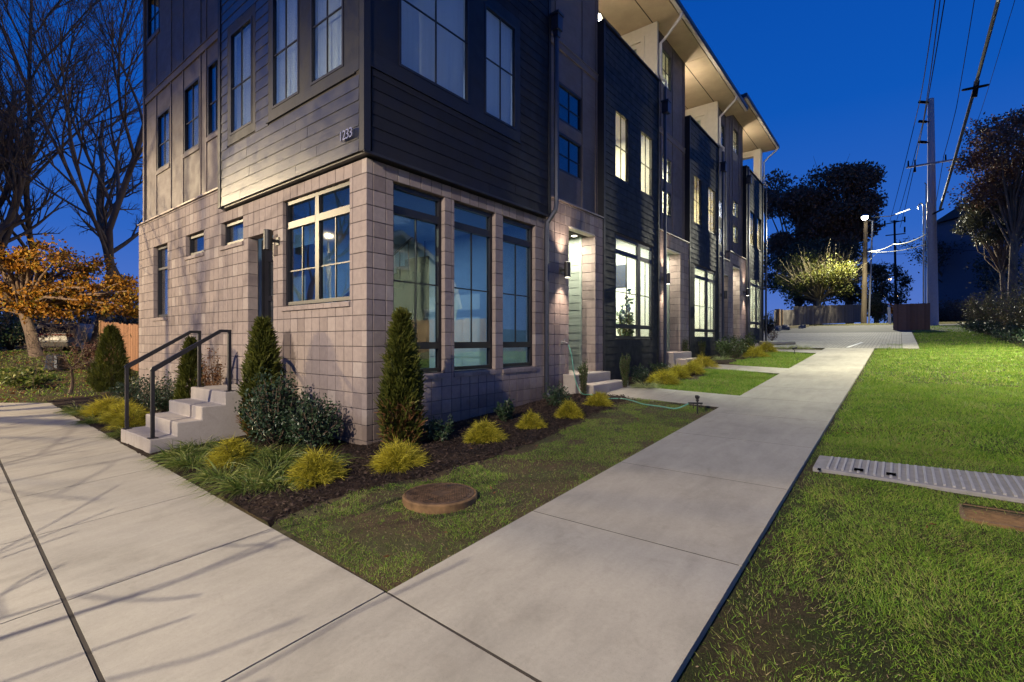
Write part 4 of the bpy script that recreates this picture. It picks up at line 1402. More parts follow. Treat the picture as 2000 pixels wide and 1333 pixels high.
def skeleton(rng, base, d0, length, r0, levels, nch=(4, 5, 4, 3), spread=.7, wander=.16, up=.12, ratio=.62, segs=(8, 6, 4, 3), start=.3, rmin=.004, fork=None):
    """recursive limbs -> segments (per level) and tip points with directions"""
    S = [[] for _ in range(levels + 1)]
    tips = []
    def grow(p, d, L, r, lv):
        ns = segs[min(lv, len(segs) - 1)]
        pts = [p]; rad = [r]
        q = p; dd = d
        for i in range(ns):
            dd = dd + rng.normal(size=3) * wander + np.array([0, 0, up * (1 if lv else .3)])
            dd /= np.linalg.norm(dd)
            q2 = q + dd * L / ns
            r2 = r * (1 - .72 * (i + 1) / ns) if lv < levels else r * (1 - .8 * (i + 1) / ns)
            r2 = max(r2, rmin)
            S[lv].append((*q, *q2, rad[-1], r2))
            pts.append(q2); rad.append(r2); q = q2
        if lv >= levels:
            tips.append((*q, *dd)); return
        n = nch[min(lv, len(nch) - 1)]
        for k in range(n):
            t = start + (1 - start) * (k + rng.uniform(.1, .9)) / n
            i = min(int(t * ns), ns - 1)
            f = t * ns - i
            c = pts[i] * (1 - f) + pts[i + 1] * f
            base_d = pts[i + 1] - pts[i]; base_d = base_d / np.linalg.norm(base_d)
            s = rng.normal(size=3); s -= base_d * (s @ base_d); s /= np.linalg.norm(s) + 1e-9
            sp = spread * rng.uniform(.7, 1.25)
            nd = base_d * math.cos(sp) + s * math.sin(sp)
            grow(c, nd, L * ratio * rng.uniform(.75, 1.15) * (1.1 - .45 * t), max(rmin, rad[i] * .62), lv + 1)
        tips.append((*q, *dd))
    grow(np.array(base, float), np.array(d0, float) / np.linalg.norm(d0), length, r0, 0)
    return S, np.array(tips)

def tree(name, label, cat, base, height, r0, levels=4, seed=1, leaf=None, nleaf=0, lsize=.2, lspread=.4, bark='bark', d0=(0, 0, 1), trunk_lv=0, group=None, twigmat=None, split=2, **kw):
    rng = np.random.default_rng(seed)
    t = thing(name, label, cat, base, group)
    S, tips = skeleton(rng, (0, 0, 0), d0, height, r0, levels, **kw)
    V, F = np_tubes(S[0], 10)
    npart('trunk', np_mesh('trunk', V, F), M[bark], t)
    for nm, lv in (('limbs', range(1, split + 1)), ('twigs', range(split + 1, levels + 1))):
        rows = sum([S[l] for l in lv], [])
        if rows:
            V, F = np_tubes(rows, 5 if nm == 'limbs' else 3)
            npart(nm, np_mesh(nm, V, F), M[twigmat or bark] if nm == 'twigs' else M[bark], t)
    if leaf and nleaf:
        idx = rng.integers(0, len(tips), nleaf)
        P = tips[idx, :3] + rng.normal(size=(nleaf, 3)) * lspread * np.array([1, 1, .7])
        D = rand_dir(nleaf, rng)
        npart('crown', leaf_mesh('crown', P, D, lsize * rng.uniform(.6, 1.3, nleaf), lsize * .6 * rng.uniform(.6, 1.2, nleaf), rng), M[leaf], t)
    return t

def gold_mound(label, x, y, r, h, seed, dens=1.0, mat='gold', grp='golden thread leaf shrubs'):
    rng = np.random.default_rng(seed)
    z = float(gz(x)) + (-.01 if y < 0 or x < 0 else 0)
    t = thing('golden_shrub', label, 'shrub', (x, y, z), grp)
    h = h * 1.12; r = r * (1.0 + .14 * math.sin(seed * 1.7))
    n = int(3000 * dens)
    a = rng.uniform(0, 2 * PI, n); rr = np.sqrt(rng.uniform(0, 1, n)) * r * .66
    lump = 1 + .42 * np.sin(a * 2 + seed) * np.sin(a * 5 + 2 * seed)
    k = (rr / (r * .62))
    P = np.stack([np.cos(a) * rr * lump, np.sin(a) * rr * lump, h * (.12 + .62 * (1 - k ** 2) * rng.uniform(.25, 1.0, n))], -1)
    D = np.stack([np.cos(a) * (.15 + .8 * k), np.sin(a) * (.15 + .8 * k), rng.uniform(.2, 1.1, n)], -1) + rng.normal(size=(n, 3)) * .48
    V, F = strip_arrays(P, D, r * rng.uniform(.25, .62, n), np.full(n, .0072), rng.uniform(.05, .8, n), 3, rng)
    V[:, 2] = np.maximum(V[:, 2], .005)
    npart('foliage', np_mesh('foliage', V, F), M[mat], t)
    rows = []
    for i in range(14):
        b = rng.uniform(0, 2 * PI); q = rng.uniform(.2, .6) * r
        rows.append((0, 0, -.03, math.cos(b) * q, math.sin(b) * q, h * rng.uniform(.3, .6), .008, .004))
    V, F = np_tubes(rows, 4)
    npart('stem', np_mesh('stem', V, F), M['twig'], t)
    return t

def leafy_shrub(name, label, x, y, rx, ry, h, n, leaf, mat, seed, grp=None, cat='shrub', z=None, tall=1.0, shell=.55, stemmat='twig'):
    rng = np.random.default_rng(seed)
    zz = float(gz(x, y)) - .02 if z is None else z
    t = thing(name, label, cat, (x, y, zz), grp)
    rows = []; ends = []
    ns = max(10, int(n / 70))
    for i in range(ns):
        b = rng.uniform(0, 2 * PI); q = math.sqrt(rng.uniform(.02, 1))
        hh = h * (rng.uniform(.55, 1.0)) * (1 - .35 * q * q)
        e = np.array([math.cos(b) * q * rx, math.sin(b) * q * ry, hh])
        m = np.array([e[0] * .45, e[1] * .45, hh * .45]) + rng.normal(size=3) * .03 * h
        rows += [(0, 0, -.03, *m, .012 * h, .008 * h), (*m, *e, .008 * h, .003 * h)]
        ends.append((m, e))
    k = rng.integers(0, ns, n); tt = rng.uniform(.05, 1.05, n) ** .7
    Mm = np.array([e[0] * np.array([.8, .8, .2]) for e in ends])[k]; Ee = np.array([e[1] for e in ends])[k]
    P = Mm * (1 - tt)[:, None] + Ee * tt[:, None] + rng.normal(size=(n, 3)) * np.array([rx, ry, h * .5]) * .11
    P[:, 2] = np.abs(P[:, 2] - .02) + .02
    D = rand_dir(n, rng, .35)
    npart('foliage', leaf_mesh('foliage', P, D, leaf * rng.uniform(.7, 1.3, n), leaf * .5 * rng.uniform(.7, 1.2, n), rng), M[mat], t)
    V, F = np_tubes(rows, 4)
    npart('stem', np_mesh('stem', V, F), M[stemmat], t)
    return t

def arborvitae(label, x, y, r, h, seed, n=7000, dead=0.0, grp='cone shaped evergreens', z=None):
    rng = np.random.default_rng(seed)
    zz = float(gz(x, y)) - .02 if z is None else z
    t = thing('arborvitae', label, 'evergreen', (x, y, zz), grp)
    u = rng.uniform(0, 1, n) ** 1.15
    a = rng.uniform(0, 2 * PI, n)
    prof = (1 - u) ** .58 * (.62 + .38 * np.minimum(1, u * 5)) + .02
    lump = 1 + .16 * np.sin(a * 4 + u * 9 + seed) + .12 * np.sin(a * 7 - u * 15) + .30 * (fbm(a * 1.3 + seed, u * 9, 1.0, seed) - .5)
    rad = r * prof * lump * np.sqrt(rng.uniform(.35, 1.0, n))
    P = np.stack([np.cos(a) * rad, np.sin(a) * rad, h * (.02 + .95 * u)], -1)
    D = np.stack([np.cos(a) * .55, np.sin(a) * .55, np.full(n, 1.0)], -1) + rng.normal(size=(n, 3)) * .33
    V, F = strip_arrays(P, D, .085 * h ** .5 * rng.uniform(.6, 1.25, n), .02 * rng.uniform(.6, 1.2, n), rng.uniform(0, .3, n), 2, rng, taper=False)
    lowdead = (P[:, 2] < h * .34) & (rng.uniform(0, 1, n) < dead)
    per = len(F) // n
    fm = np.repeat(lowdead, per)
    npart('foliage', np_mesh('foliage', V, F[~fm]), M['arbor'], t)
    if fm.any(): npart('dead_foliage', np_mesh('dead_foliage', V, F[fm]), M['arbor_dead'], t, 'browned lower sprays')
    V, F = np_tubes([(0, 0, -.05, 0, 0, h * .5, .03, .02), (0, 0, h * .5, 0, 0, h * .93, .02, .006)], 6)
    npart('trunk', np_mesh('trunk', V, F), M['bark'], t)
    return t

def strap_clump(label, x, y, r, h, seed, n=170, mat='lirio', grp='clumps of strap leaved grass', w=.011):
    rng = np.random.default_rng(seed)
    z = float(gz(x)) - .01
    a = rng.uniform(0, 2 * PI, n); q = np.sqrt(rng.uniform(0, 1, n)) * r * .35
    P = np.stack([np.cos(a) * q, np.sin(a) * q, np.full(n, .0)], -1)
    a2 = a + rng.normal(size=n) * .4
    out = rng.uniform(.35, 1.9, n)
    D = np.stack([np.cos(a2) * out, np.sin(a2) * out, np.full(n, 1.0)], -1)
    V, F = strip_arrays(P, D, (r + h) * rng.uniform(.5, .95, n), w * rng.uniform(.7, 1.2, n), rng.uniform(.45, 1.15, n), 6, rng)
    V[:, 2] = np.maximum(V[:, 2], .012)
    me = np_mesh('strap_leaf_clump', V, F)
    o = link('strap_leaf_clump', me, M[mat], None, (x, y, z))
    OFF[o] = (x, y, z)
    return tag(o, label, 'grass clump', grp)

def at_x(u, x):
    lo, hi = 0.5, 150.0
    a = (u - 1000) / 960.0
    D = (x - CAM[0]) / (a * RGT[0] + FWD[0])
    return float(CAM[1] + a * D * RGT[1] + D * FWD[1])

# --- evergreens
arborvitae('tall narrow evergreen between the side steps and the side window', -.46, 1.78, .30, 1.68, 11, 9000, dead=.25)
arborvitae('tall evergreen cone at the building corner, browned near its foot', .20, -.44, .26, 1.70, 12, 12000, dead=.35)
arborvitae('dark evergreen cone beside the brown wood fence', *on_ground(217, 765)[:2], .46, 1.75, 13, 7000)
y_ = at_x(373, -.45)
arborvitae('small bright green evergreen cone beyond the side steps, seen between the handrails', -.45, y_, .24, 1.42, 14, 5000)
t_ = leafy_shrub('dead_shrub', 'rust red dying shrub against the block wall behind the far handrail', -.34, at_x(412, -.34), .20, .24, 1.30, 1500, .045, 'arbor_dead', 15)
# --- broad dark shrubs
GH = 'dark glossy leaved shrubs along the walls'
leafy_shrub('holly_shrub', 'large dark glossy shrub beside the evergreen cone at the side steps', -.60, 1.12, .42, .42, 1.0, 3600, .05, 'holly', 21, GH)
leafy_shrub('holly_shrub', 'dark glossy shrub throwing its shadow on the wall by the corner', -.46, .48, .36, .36, .76, 2800, .05, 'holly', 22, GH)
leafy_shrub('holly_shrub', 'dark shrub seen through the near handrail of the side steps', -.50, at_x(318, -.5), .45, .6, .80, 2400, .05, 'holly', 23, GH)
leafy_shrub('holly_shrub', 'leftmost dark shrub, in front of the far end of the block wall', -.60, at_x(262, -.6), .45, .6, .62, 2000, .05, 'holly', 24, GH)
leafy_shrub('holly_shrub', 'small near black shrub right of the corner evergreen', .62, -.66, .20, .20, .42, 1000, .045, 'holly', 25, GH)
leafy_shrub('holly_shrub', 'small dark shrub under the middle of the front windows', 2.03, -.62, .17, .17, .42, 800, .045, 'holly', 26, GH)
leafy_shrub('holly_shrub', 'rounded dark shrub at the foot of the downspout', 3.42, -.60, .26, .26, .48, 1100, .045, 'holly', 27, GH)
leafy_shrub('holly_shrub', 'dark shrub behind the upright shrub, right of the first porch steps', 6.75, -.60, .26, .25, .45, 900, .045, 'holly', 28, GH)
leafy_shrub('holly_shrub', 'dark shrub below the large lit window of the second house', 8.25, -.55, .30, .25, .48, 900, .05, 'holly', 29, GH)
# --- upright shrubs
GU = 'narrow upright shrubs by the porches'
for lb, u, v, h, r, s in (('upright narrow shrub standing in front of the first porch steps', 1140, 774, .66, .12, 31), ('upright narrow shrub right of the first porch steps', 1221, 756, .70, .13, 32), ('left one of the pair of upright shrubs by the second porch', 1338, 710, .72, .14, 33), ('right one of the pair of upright shrubs by the second porch', 1371, 702, .62, .13, 34), ('upright shrub at the farthest porch', 1416, 672, .75, .18, 35)):
    x, y, z = on_ground(u, v)
    rng = np.random.default_rng(s)
    t = thing('upright_shrub', lb, 'shrub', (x, y, z), GU)
    rows = []; Ps = []; 
    for k in range(11):
        b = rng.uniform(0, 2 * PI); q = r * rng.uniform(.1, .9); hh = h * rng.uniform(.7, 1.05)
        rows.append((math.cos(b) * q * .3, math.sin(b) * q * .3, -.03, math.cos(b) * q, math.sin(b) * q, hh, .008, .003))
        tt = rng.uniform(.05, 1.02, 150)
        Ps.append(np.stack([math.cos(b) * q * (.3 + .7 * tt), math.sin(b) * q * (.3 + .7 * tt), hh * tt], -1) + rng.normal(size=(150, 3)) * .014)
    P = np.concatenate(Ps)
    npart('foliage', leaf_mesh('foliage', P, rand_dir(len(P), rng, 1.0), .035, .017, rng), M['box'], t)
    V, F = np_tubes(rows, 4); npart('stem', np_mesh('stem', V, F), M['twig'], t)
# --- golden mounds
gold = [('golden shrub among the strap leaf clumps, left of its twin', 455, 905, .27, .34, 1.0), ('wide golden shrub at the right end of the strap leaf clumps', 617, 940, .33, .36, 1.3),
        ('golden shrub at the foot of the corner evergreen', 778, 912, .29, .30, 1.1), ('golden mound under the leftmost front window, right of the corner evergreen', 945, 862, .24, .30, 1.0),
        ('golden mound under the middle front window', 1037, 836, .23, .27, .8), ('golden mound under the rightmost front window, left of the rounded dark shrub', 1112, 816, .25, .32, .8),
        ('golden mound beside the hose and the upright shrub', 1170, 793, .22, .28, .7), ('nearest golden mound of the row before the second house', 1297, 750, .34, .38, .8),
        ('second golden mound of the row before the second house', 1324, 738, .34, .38, .7), ('third golden mound of the row before the second house', 1352, 730, .34, .38, .6), ('last golden mound of the row before the second house', 1372, 718, .36, .40, .6),
        ('nearer golden mound of the pair before the third house', 1474, 698, .42, .46, .6), ('farther golden mound of the pair before the third house', 1497, 688, .45, .48, .6)]
for i, (lb, u, v, r, h, d) in enumerate(gold):
    x, y, z = on_ground(u, v)
    gold_mound(lb, x, y, r, h, 50 + i, d)
for i, (lb, x, y, r, h) in enumerate((('golden green mound nearest the side steps on their far side', -1.30, 4.35, .36, .36), ('golden green mound in the side bed, middle one beyond the steps', -1.20, 5.25, .40, .38), ('golden green mound farthest along the side bed', -1.15, 6.5, .40, .34))):
    gold_mound(lb, x, y, r, h, 80 + i, .8)
# --- strap leaf clumps
sc_ = [('strap leaf clump tucked behind the widest golden shrub', -.80, -.30, .34, .24), ('strap leaf clump between the bottom step and the left golden shrub', -1.30, 1.65, .34, .24), ('strap leaf clump left of the widest golden shrub', -1.42, -.62, .32, .2), ('strap leaf clump in the middle of the planting by the walk', -1.10, .62, .34, .26), ('strap leaf clump touching the bottom side step', -1.55, 1.55, .34, .20), ('strap leaf clump spilling onto the walk near the bottom step', -1.58, 1.05, .36, .2), ('strap leaf clump between the two left golden shrubs and the dark shrub', -1.15, 1.25, .32, .24),
       ('foremost strap leaf clump at the edge of the walk', -1.58, -.42, .40, .22), ('strap leaf clump left of the foremost one along the walk', -1.60, .15, .38, .22), ('strap leaf clump just behind the foremost one', -1.25, -.15, .38, .25), ('strap leaf clump in front of the dark shrubs near the corner', -.95, .35, .36, .24),
       ('strap leaf clump beside the far corner of the bottom step', -1.52, 3.75, .30, .2), ('strap leaf clump farthest along the side walk', -1.40, 7.5, .36, .2), ('strap leaf clump second farthest along the side walk', -1.38, 6.9, .34, .2), ('strap leaf clump by the golden green mounds at the side walk', -1.52, 5.6, .3, .18)]
for i, (lb, x, y, r, h) in enumerate(sc_): strap_clump(lb, x, y, r * 1.05, h, 100 + i, 330)
for i, (lb, u, v, r, h) in enumerate((('striped strap leaf clump right of the first entry path', 1262, 757, .40, .2), ('striped strap leaf clump left of the grey green shrubs', 1410, 703, .4, .22), ('pale strap leaf clump at the far end of the entry lawns, left', 1535, 682, .5, .22), ('pale strap leaf clump at the far end of the entry lawns, right', 1566, 682, .5, .22))):
    x, y, z = on_ground(u, v)
    strap_clump(lb, x, y, r, h, 120 + i, 190, 'lirio_var')
for i, (lb, u, v, r, h) in enumerate((('nearer grey green loose shrub before the third house', 1425, 700, .5, .75), ('farther grey green loose shrub before the third house', 1450, 690, .55, .8))):
    x, y, z = on_ground(u, v)
    leafy_shrub('loose_shrub', lb, x, y, r, r, h, 1800, .07, 'box', 130 + i, 'grey green loose shrubs')
x, y, z = on_ground(1500, 668)
leafy_shrub('leggy_shrub', 'small reddish shrub at the end of the row beside the low wall', x + 1, y, .4, .4, .8, 500, .05, 'purple', 140)

# ------------------------------------------------------------------ grass
def in_view(x, y, lo=-500, hi=2500):
    rx, ry = x - CAM[0], y - CAM[1]
    xc = rx * RGT[0] + ry * RGT[1]; yc = rx * FWD[0] + ry * FWD[1]
    u = 1000 + 960 * xc / np.maximum(yc, .05)
    return (yc > .3) & (u > lo) & (u < hi), np.hypot(rx, ry)
GV, GF, GK = [], [], 0
DV, DF, DK = [], [], 0
def grass(n, x0, x1, y0, y1, zf, mask, h, w, seg, seed, lean=.45, dry=.06):
    global GK, DK
    rng = np.random.default_rng(seed)
    x = rng.uniform(x0, x1, n); y = rng.uniform(y0, y1, n)
    # clumping
    cx = x + rng.normal(size=n) * .012; cy = y + rng.normal(size=n) * .012
    vis, dist = in_view(cx, cy)
    dens = mask(cx, cy)
    k = vis & (rng.uniform(0, 1, n) < dens)
    x, y, dist = cx[k], cy[k], dist[k]
    m = len(x)
    if m == 0: return
    P = np.stack([x, y, zf(x, y) - .004], -1)
    hh = h * rng.uniform(.45, 1.2, m) * (.55 + .9 * fbm(x, y, 2.1, 9))
    lv = rng.normal(size=(m, 2)) * lean + .35 * np.stack([np.sin(x * 5 + y * 3), np.cos(y * 6 - x * 2)], -1)
    D = np.stack([lv[:, 0], lv[:, 1], np.ones(m)], -1)
    isd = rng.uniform(0, 1, m) < dry
    for sel, which in ((~isd, 0), (isd, 1)):
        if sel.sum() == 0: continue
        V, F = strip_arrays(P[sel], D[sel], hh[sel], w * rng.uniform(.7, 1.3, sel.sum()), rng.uniform(0, .45, sel.sum()), seg, rng)
        if which == 0:
            GV.append(V); GF.append(F + GK); GK += len(V)
        else:
            DV.append(V); DF.append(F + DK); DK += len(V)
def m_right(x, y):
    near = .25 + .75 * np.clip((-4.55 - y) / .16, 0, 1)
    thin = sstep((fbm(x, y, 1.6, 21) - .36) / .16)
    far = sstep((x - 0.6) / 2.0 + (-5.6 - y) * .6)
    d = near * np.maximum(.40 + .60 * thin, np.clip(far, 0, 1))
    d = d * (1 - .5 * np.exp(-((y + 4.72) / .22) ** 2) * np.clip((1.2 - x) / 1.0, 0, 1) * (.4 + .9 * fbm(x, y, 3, 77)))
    for a, b_, c, e in BARE:
        q = ((x - a) / c) ** 2 + ((y - b_) / e) ** 2
        d = d * (1 - .62 * np.clip(1.5 - 1.3 * q, 0, 1))
    box = (x > 1.76 + (y + 4.62) * .063) & (x < 2.34 - (y + 4.62) * .079) & (y < -4.58) & (y > -7.2)      # cover plate
    mesh = (x > 1.05) & (x < 1.5) & (y < -5.65) & (y > -6.8)
    pit = ((x - .95) / .3) ** 2 + ((y + 7.1) / .35) ** 2 < 1
    return d * (~box) * (1 - .97 * mesh) * (~pit)
def m_strip(x, y):
    thin = sstep((fbm(x, y, 2.4, 31) - .40) / .14) * .86 + .14
    far = np.clip((x - 2.5) / 1.5, 0, 1)
    inside = (y > -2.97) & (y < bed_y(x) + .02 + .42 * (n2(x, y, 4, 4) - .5)) & (x > xr(y) + .05)
    man = np.hypot(x + .74, y + 2.12) > .332
    worn = 1 - .75 * sstep((fbm(x, y, 1.1, 37) - .52) / .1) * (x > 2.0)
    return inside * man * np.maximum(thin, .0) * np.where(x > 3, worn, 1) * (~inpoly(x, y, P1)) * (x < 4.95)
def m_plot(P_left, P_right, x0, x1, ytop):
    def f(x, y):
        yt = ytop + .25 * np.sin(x * 2.1) + .1 * np.sin(x * 7)
        return ((y < yt) & (y > -2.96) & (x > x0) & (x < x1) & ~inpoly(x, y, P_left) & ~inpoly(x, y, P_right)) * np.clip(.35 + 1.2 * fbm(x, y, 1.5, 41), 0, 1)
    return f
grass(330000, -2.6, 3.4, -8.6, -4.54, lawn_z, m_right, .042, .0036, 2, 201, lean=.6)
grass(150000, 3.0, 9.0, -11.5, -4.56, lawn_z, m_right, .060, .0080, 2, 202, dry=.02)
grass(110000, 9.0, 22.0, -14, -4.56, lawn_z, m_right, .065, .016, 1, 203, dry=.01)
grass(70000, 22.0, 46, -20, -5.9, lawn_z, m_right, .075, .035, 1, 204, dry=.01)
grass(140000, -2.0, 4.9, -3.0, -1.2, strip_z, m_strip, .038, .0038, 2, 205, dry=.2, lean=.6)
grass(36000, 6.0, 10.4, -3.0, -.9, strip_z, m_plot(P1, P2, 6.0, 10.5, -1.35), .06, .010, 1, 206, dry=.03)
grass(26000, 11, 17.6, -3.0, -.9, strip_z, m_plot(P2, P3, 11, 17.5, -1.35), .06, .016, 1, 207, dry=.02)
def m_side(x, y): return ((x < -.2) | (y > 12)) * (y > 10.6 + .25 * np.sin(x * 2)) * np.clip(fbm(x, y, .7, 51) * 2 - .3, 0, 1)
grass(60000, -9, 14, 10.6, 34, lambda x, y: gz(x, y) - .15, m_side, .08, .03, 1, 208, dry=.25)
stuff('lawn_grass', np_mesh('lawn_grass', np.concatenate(GV), np.concatenate(GF)), M['grass'], 'short green grass growing on both sides of the concrete walk', 'grass')
stuff('dry_grass', np_mesh('dry_grass', np.concatenate(DV), np.concatenate(DF)), M['drygrass'], 'straw coloured dry blades scattered through the thin turf', 'grass')

# mulch chips in the beds
rng = np.random.default_rng(5)
n = 26000
x = rng.uniform(-1.95, 9.5, n); y = np.where(rng.uniform(0, 1, n) < .75, rng.uniform(-1.8, 0, n), rng.uniform(0, 7, n))
k = np.where(y < 0, (y > bed_y(x) - .22 * rng.uniform(0, 1, n) ** 2) & (x > xr(y) + .03), (x < -.02) & (x > xr(y) + .03)) & ~inpoly(x, y, P1)
x, y = x[k], y[k]
zz = np.where(y < 0, mb_z(x, y), gz(x) - .035 + .05 * fbm(x, y, 2.2, 4) + .02 * fbm(x, y, 9, 4)) + .006
P = np.stack([x, y, zz], -1); D = rand_dir(len(x), rng); D[:, 2] *= .35
stuff('mulch_chips', leaf_mesh('mulch_chips', P, D, rng.uniform(.02, .055, len(x)), rng.uniform(.008, .018, len(x)), rng), M['chip'], 'dark shredded bark mulch lying over the planting beds', 'mulch')
n = 26000
x = rng.uniform(-2.6, 9, n); y = np.where(rng.uniform(0, 1, n) < .6, rng.uniform(-8, -4.58, n), rng.uniform(-2.98, -1.3, n))
right = y < -4
k = np.where(right, np.maximum(np.exp(-((y + 4.85) / .25) ** 2), fbm(x, y, 1.6, 21) < .40), (y < bed_y(x)) & (x > xr(y) + .03) & ~inpoly(x, y, P1) & (x < 4.9)) > rng.uniform(0, 1, n)
x, y, right = x[k], y[k], right[k]
P = np.stack([x, y, np.where(right, lawn_z(x, y), strip_z(x, y)) + rng.uniform(0, .012, len(x))], -1); D = rand_dir(len(x), rng); D[:, 2] *= .3
stuff('lawn_debris', leaf_mesh('lawn_debris', P, D, rng.uniform(.005, .022, len(x)), rng.uniform(.002, .007, len(x)), rng), M['debris'], 'dry straw and crumbs of soil lying in the thin turf', 'debris')
# fallen leaves in the left yard and a few on the lawn
n = 3800
x = rng.uniform(-9, 8, n); y = rng.uniform(10.8, 30, n)
k = (fbm(x, y, .5, 61) > .46)
x, y = x[k], y[k]
P = np.stack([x, y, gz(x, y) - .12 + rng.uniform(0, .03, len(x))], -1); D = rand_dir(len(x), rng); D[:, 2] *= .3
stuff('fallen_leaves', leaf_mesh('fallen_leaves', P, D, .09, .06, rng), M['arbor_dead'], 'brown and orange leaves fallen across the left yard', 'leaves')

n = 90
x = rng.uniform(-2.4, 9, n); y = np.where(rng.uniform(0, 1, n) < .6, rng.uniform(-8, -4.7, n), rng.uniform(-2.9, -1.3, n))
k = (x > xr(y) + .05) & ~inpoly(x, y, P1)
x, y = x[k], y[k]
P = np.stack([x, y, np.where(y < -4, lawn_z(x, y), strip_z(x, y)) + .03], -1); D = rand_dir(len(x), rng); D[:, 2] *= .3
stuff('scattered_leaves', leaf_mesh('scattered_leaves', P, D, rng.uniform(.02, .05, len(x)), rng.uniform(.012, .03, len(x)), rng), M['arbor_dead'], 'a few small brown dead leaves caught in the near turf', 'leaves')

# ------------------------------------------------------------------ things on the ground
t = thing('access_cover', 'round rusty iron cover on a raised ring in the thin lawn', 'manhole cover', (-.74, -2.12, -.07))
part('ring', MB().lathe(-.74, -2.12, [(.325, -.12), (.325, -.023), (.315, -.012), (.302, -.012), (.302, -.022)], 48), M['rust'], t)
lid = part('lid', MB().lathe(-.74, -2.12, [(.297, -.04), (.297, -.013), (.290, -.009)], 48), M['rusttop'], t)
knobs = MB()
for i in range(-9, 10):
    for j in range(-9, 10):
        a, b_ = i * .028, j * .028
        if math.hypot(a, b_) < .262 and math.hypot(a, b_) > .08: knobs.box(-.74 + a - .009, -.74 + a + .009, -2.12 + b_ - .009, -2.12 + b_ + .009, -.0088, -.0035)
o = part('lid_pattern', knobs, M['rusttop'], lid); o['kind'] = 'stuff'
for a in (0, PI):
    part('lift_slot', MB().box(-.74 + .2 * math.cos(a + .4) - .02, -.74 + .2 * math.cos(a + .4) + .02, -2.12 + .2 * math.sin(a + .4) - .01, -2.12 + .2 * math.sin(a + .4) + .01, -.0088, -.0030), M['black'], lid)

# cover plate with raised ribs at the right edge
zc = .0546 * 2.05
t = thing('utility_cover', 'long grey ribbed utility cover set flush in the right lawn', 'utility cover', (2.05, -5.9, zc - .05))
pr = slab(MB(), ccw([(1.64, -7.15), (2.50, -7.15), (2.30, -4.62), (1.80, -4.62)]), .0, .12)
part('plate', pr, M['polymer_base'], t, bevel=.006)
for k in range(40):
    y = -4.74 - k * .06
    e0, e1 = 1.84 + (y + 4.62) * .063, 2.26 - (y + 4.62) * .079
    part('rib', slab(MB(), ccw([(e0, y - .010), (e1, y - .010), (e1, y + .010), (e0, y + .010)]), .012, .013), M['rib'], t)
for y in (-4.98, -5.22):
    part('lift_hole', slab(MB(), ccw([(1.86, y - .035), (1.93, y - .035), (1.93, y + .035), (1.86, y + .035)]), .0145, .006), M['hole'], t)
part('lift_hole', slab(MB(), ccw([(1.74, -4.69), (1.80, -4.69), (1.80, -4.665), (1.74, -4.665)]), .0015, .003), M['hole'], t)
t = thing('grate', 'rust orange mesh grate sunk in bare soil below the grey cover', 'grate', (1.28, -6.2, .02))
g = MB()
z_ = .080
for k in range(26): g.box(1.08, 1.46, -5.68 - k * .042, -5.664 - k * .042, z_ - .06, z_ - .045)
for k in range(11): g.box(1.08 + k * .036, 1.092 + k * .036, -6.75, -5.66, z_ - .052, z_ - .040)
o = part('bars', g, M['rust'], t); o['kind'] = 'stuff'
part('rim', MB().box(1.05, 1.08, -6.78, -5.63, z_ - .08, z_ - .035).box(1.46, 1.49, -6.78, -5.63, z_ - .08, z_ - .035).box(1.08, 1.46, -5.66, -5.63, z_ - .08, z_ - .035), M['rust'], t)
for i, (u, v, s) in enumerate(((1500, 1048, .035), (1448, 1150, .028), (1530, 1050, .018), (1547, 1082, .014), (1570, 1120, .02), (1606, 1132, .016), (1520, 1165, .014), (1470, 1230, .018), (1530, 1270, .02), (1640, 1190, .016), (1680, 1195, .02), (1440, 1255, .016))):
    rs = np.random.default_rng(300 + i)
    lo, hi = .5, 20
    x, y, z = on_ground(u, v, -.08)
    mb = MB()
    prof = [(s * .5, z - .01), (s, z + s * .25), (s * .85, z + s * .6), (s * .4, z + s * .8)]
    mb.lathe(x, y, prof, 7, .7)
    V = mb.v[0]; V += rs.normal(size=V.shape) * s * .13
    o = single('stone', mb, M['pebble'], ['pale stone of palm size lying at the edge of the walk', 'pale stone wedged by the corner of the walk slab'][i] if i < 2 else 'small pale pebble lying in the bare soil of the right lawn', 'stone', (x, y, z), 'small stones beside the walk')

# sprinkler with hose
sx, sy = 4.09, -2.80
sz = float(gz(sx)) - .02
t = thing('sprinkler', 'black impact sprinkler on a spike at the corner of the path', 'sprinkler', (sx, sy, sz))
part('spike', MB().tube([(sx, sy, sz - .05), (sx, sy, sz + .17)], .012, 8), M['black'], t)
part('crossbar', MB().tube([(sx - .07, sy + .12, sz + .145), (sx + .03, sy - .07, sz + .145)], .014, 8).tube([(sx - .03, sy + .05, sz + .145), (sx - .03, sy + .05, sz + .06)], .006, 6).tube([(sx + .02, sy - .05, sz + .145), (sx + .02, sy - .05, sz + .06)], .006, 6), M['black'], t)
part('nozzle_head', MB().lathe(sx, sy, [(.018, sz + .17), (.028, sz + .19), (.018, sz + .21), (.034, sz + .225), (.036, sz + .25), (.016, sz + .27)], 12).tube([(sx, sy, sz + .235), (sx - .055, sy + .01, sz + .262)], .012, 6).tube([(sx, sy, sz + .23), (sx + .05, sy - .02, sz + .245)], .007, 6), M['black'], t)
def smooth_path(P, n=8):
    out = []
    P = [Vector(p) for p in P]
    for i in range(len(P) - 1):
        p0, p1, p2, p3 = P[max(i - 1, 0)], P[i], P[i + 1], P[min(i + 2, len(P) - 1)]
        for k in range(n):
            s = k / n
            out.append(.5 * ((2 * p1) + (-p0 + p2) * s + (2 * p0 - 5 * p1 + 4 * p2 - p3) * s * s + (-p0 + 3 * p1 - 3 * p2 + p3) * s ** 3))
    out.append(P[-1])
    return out
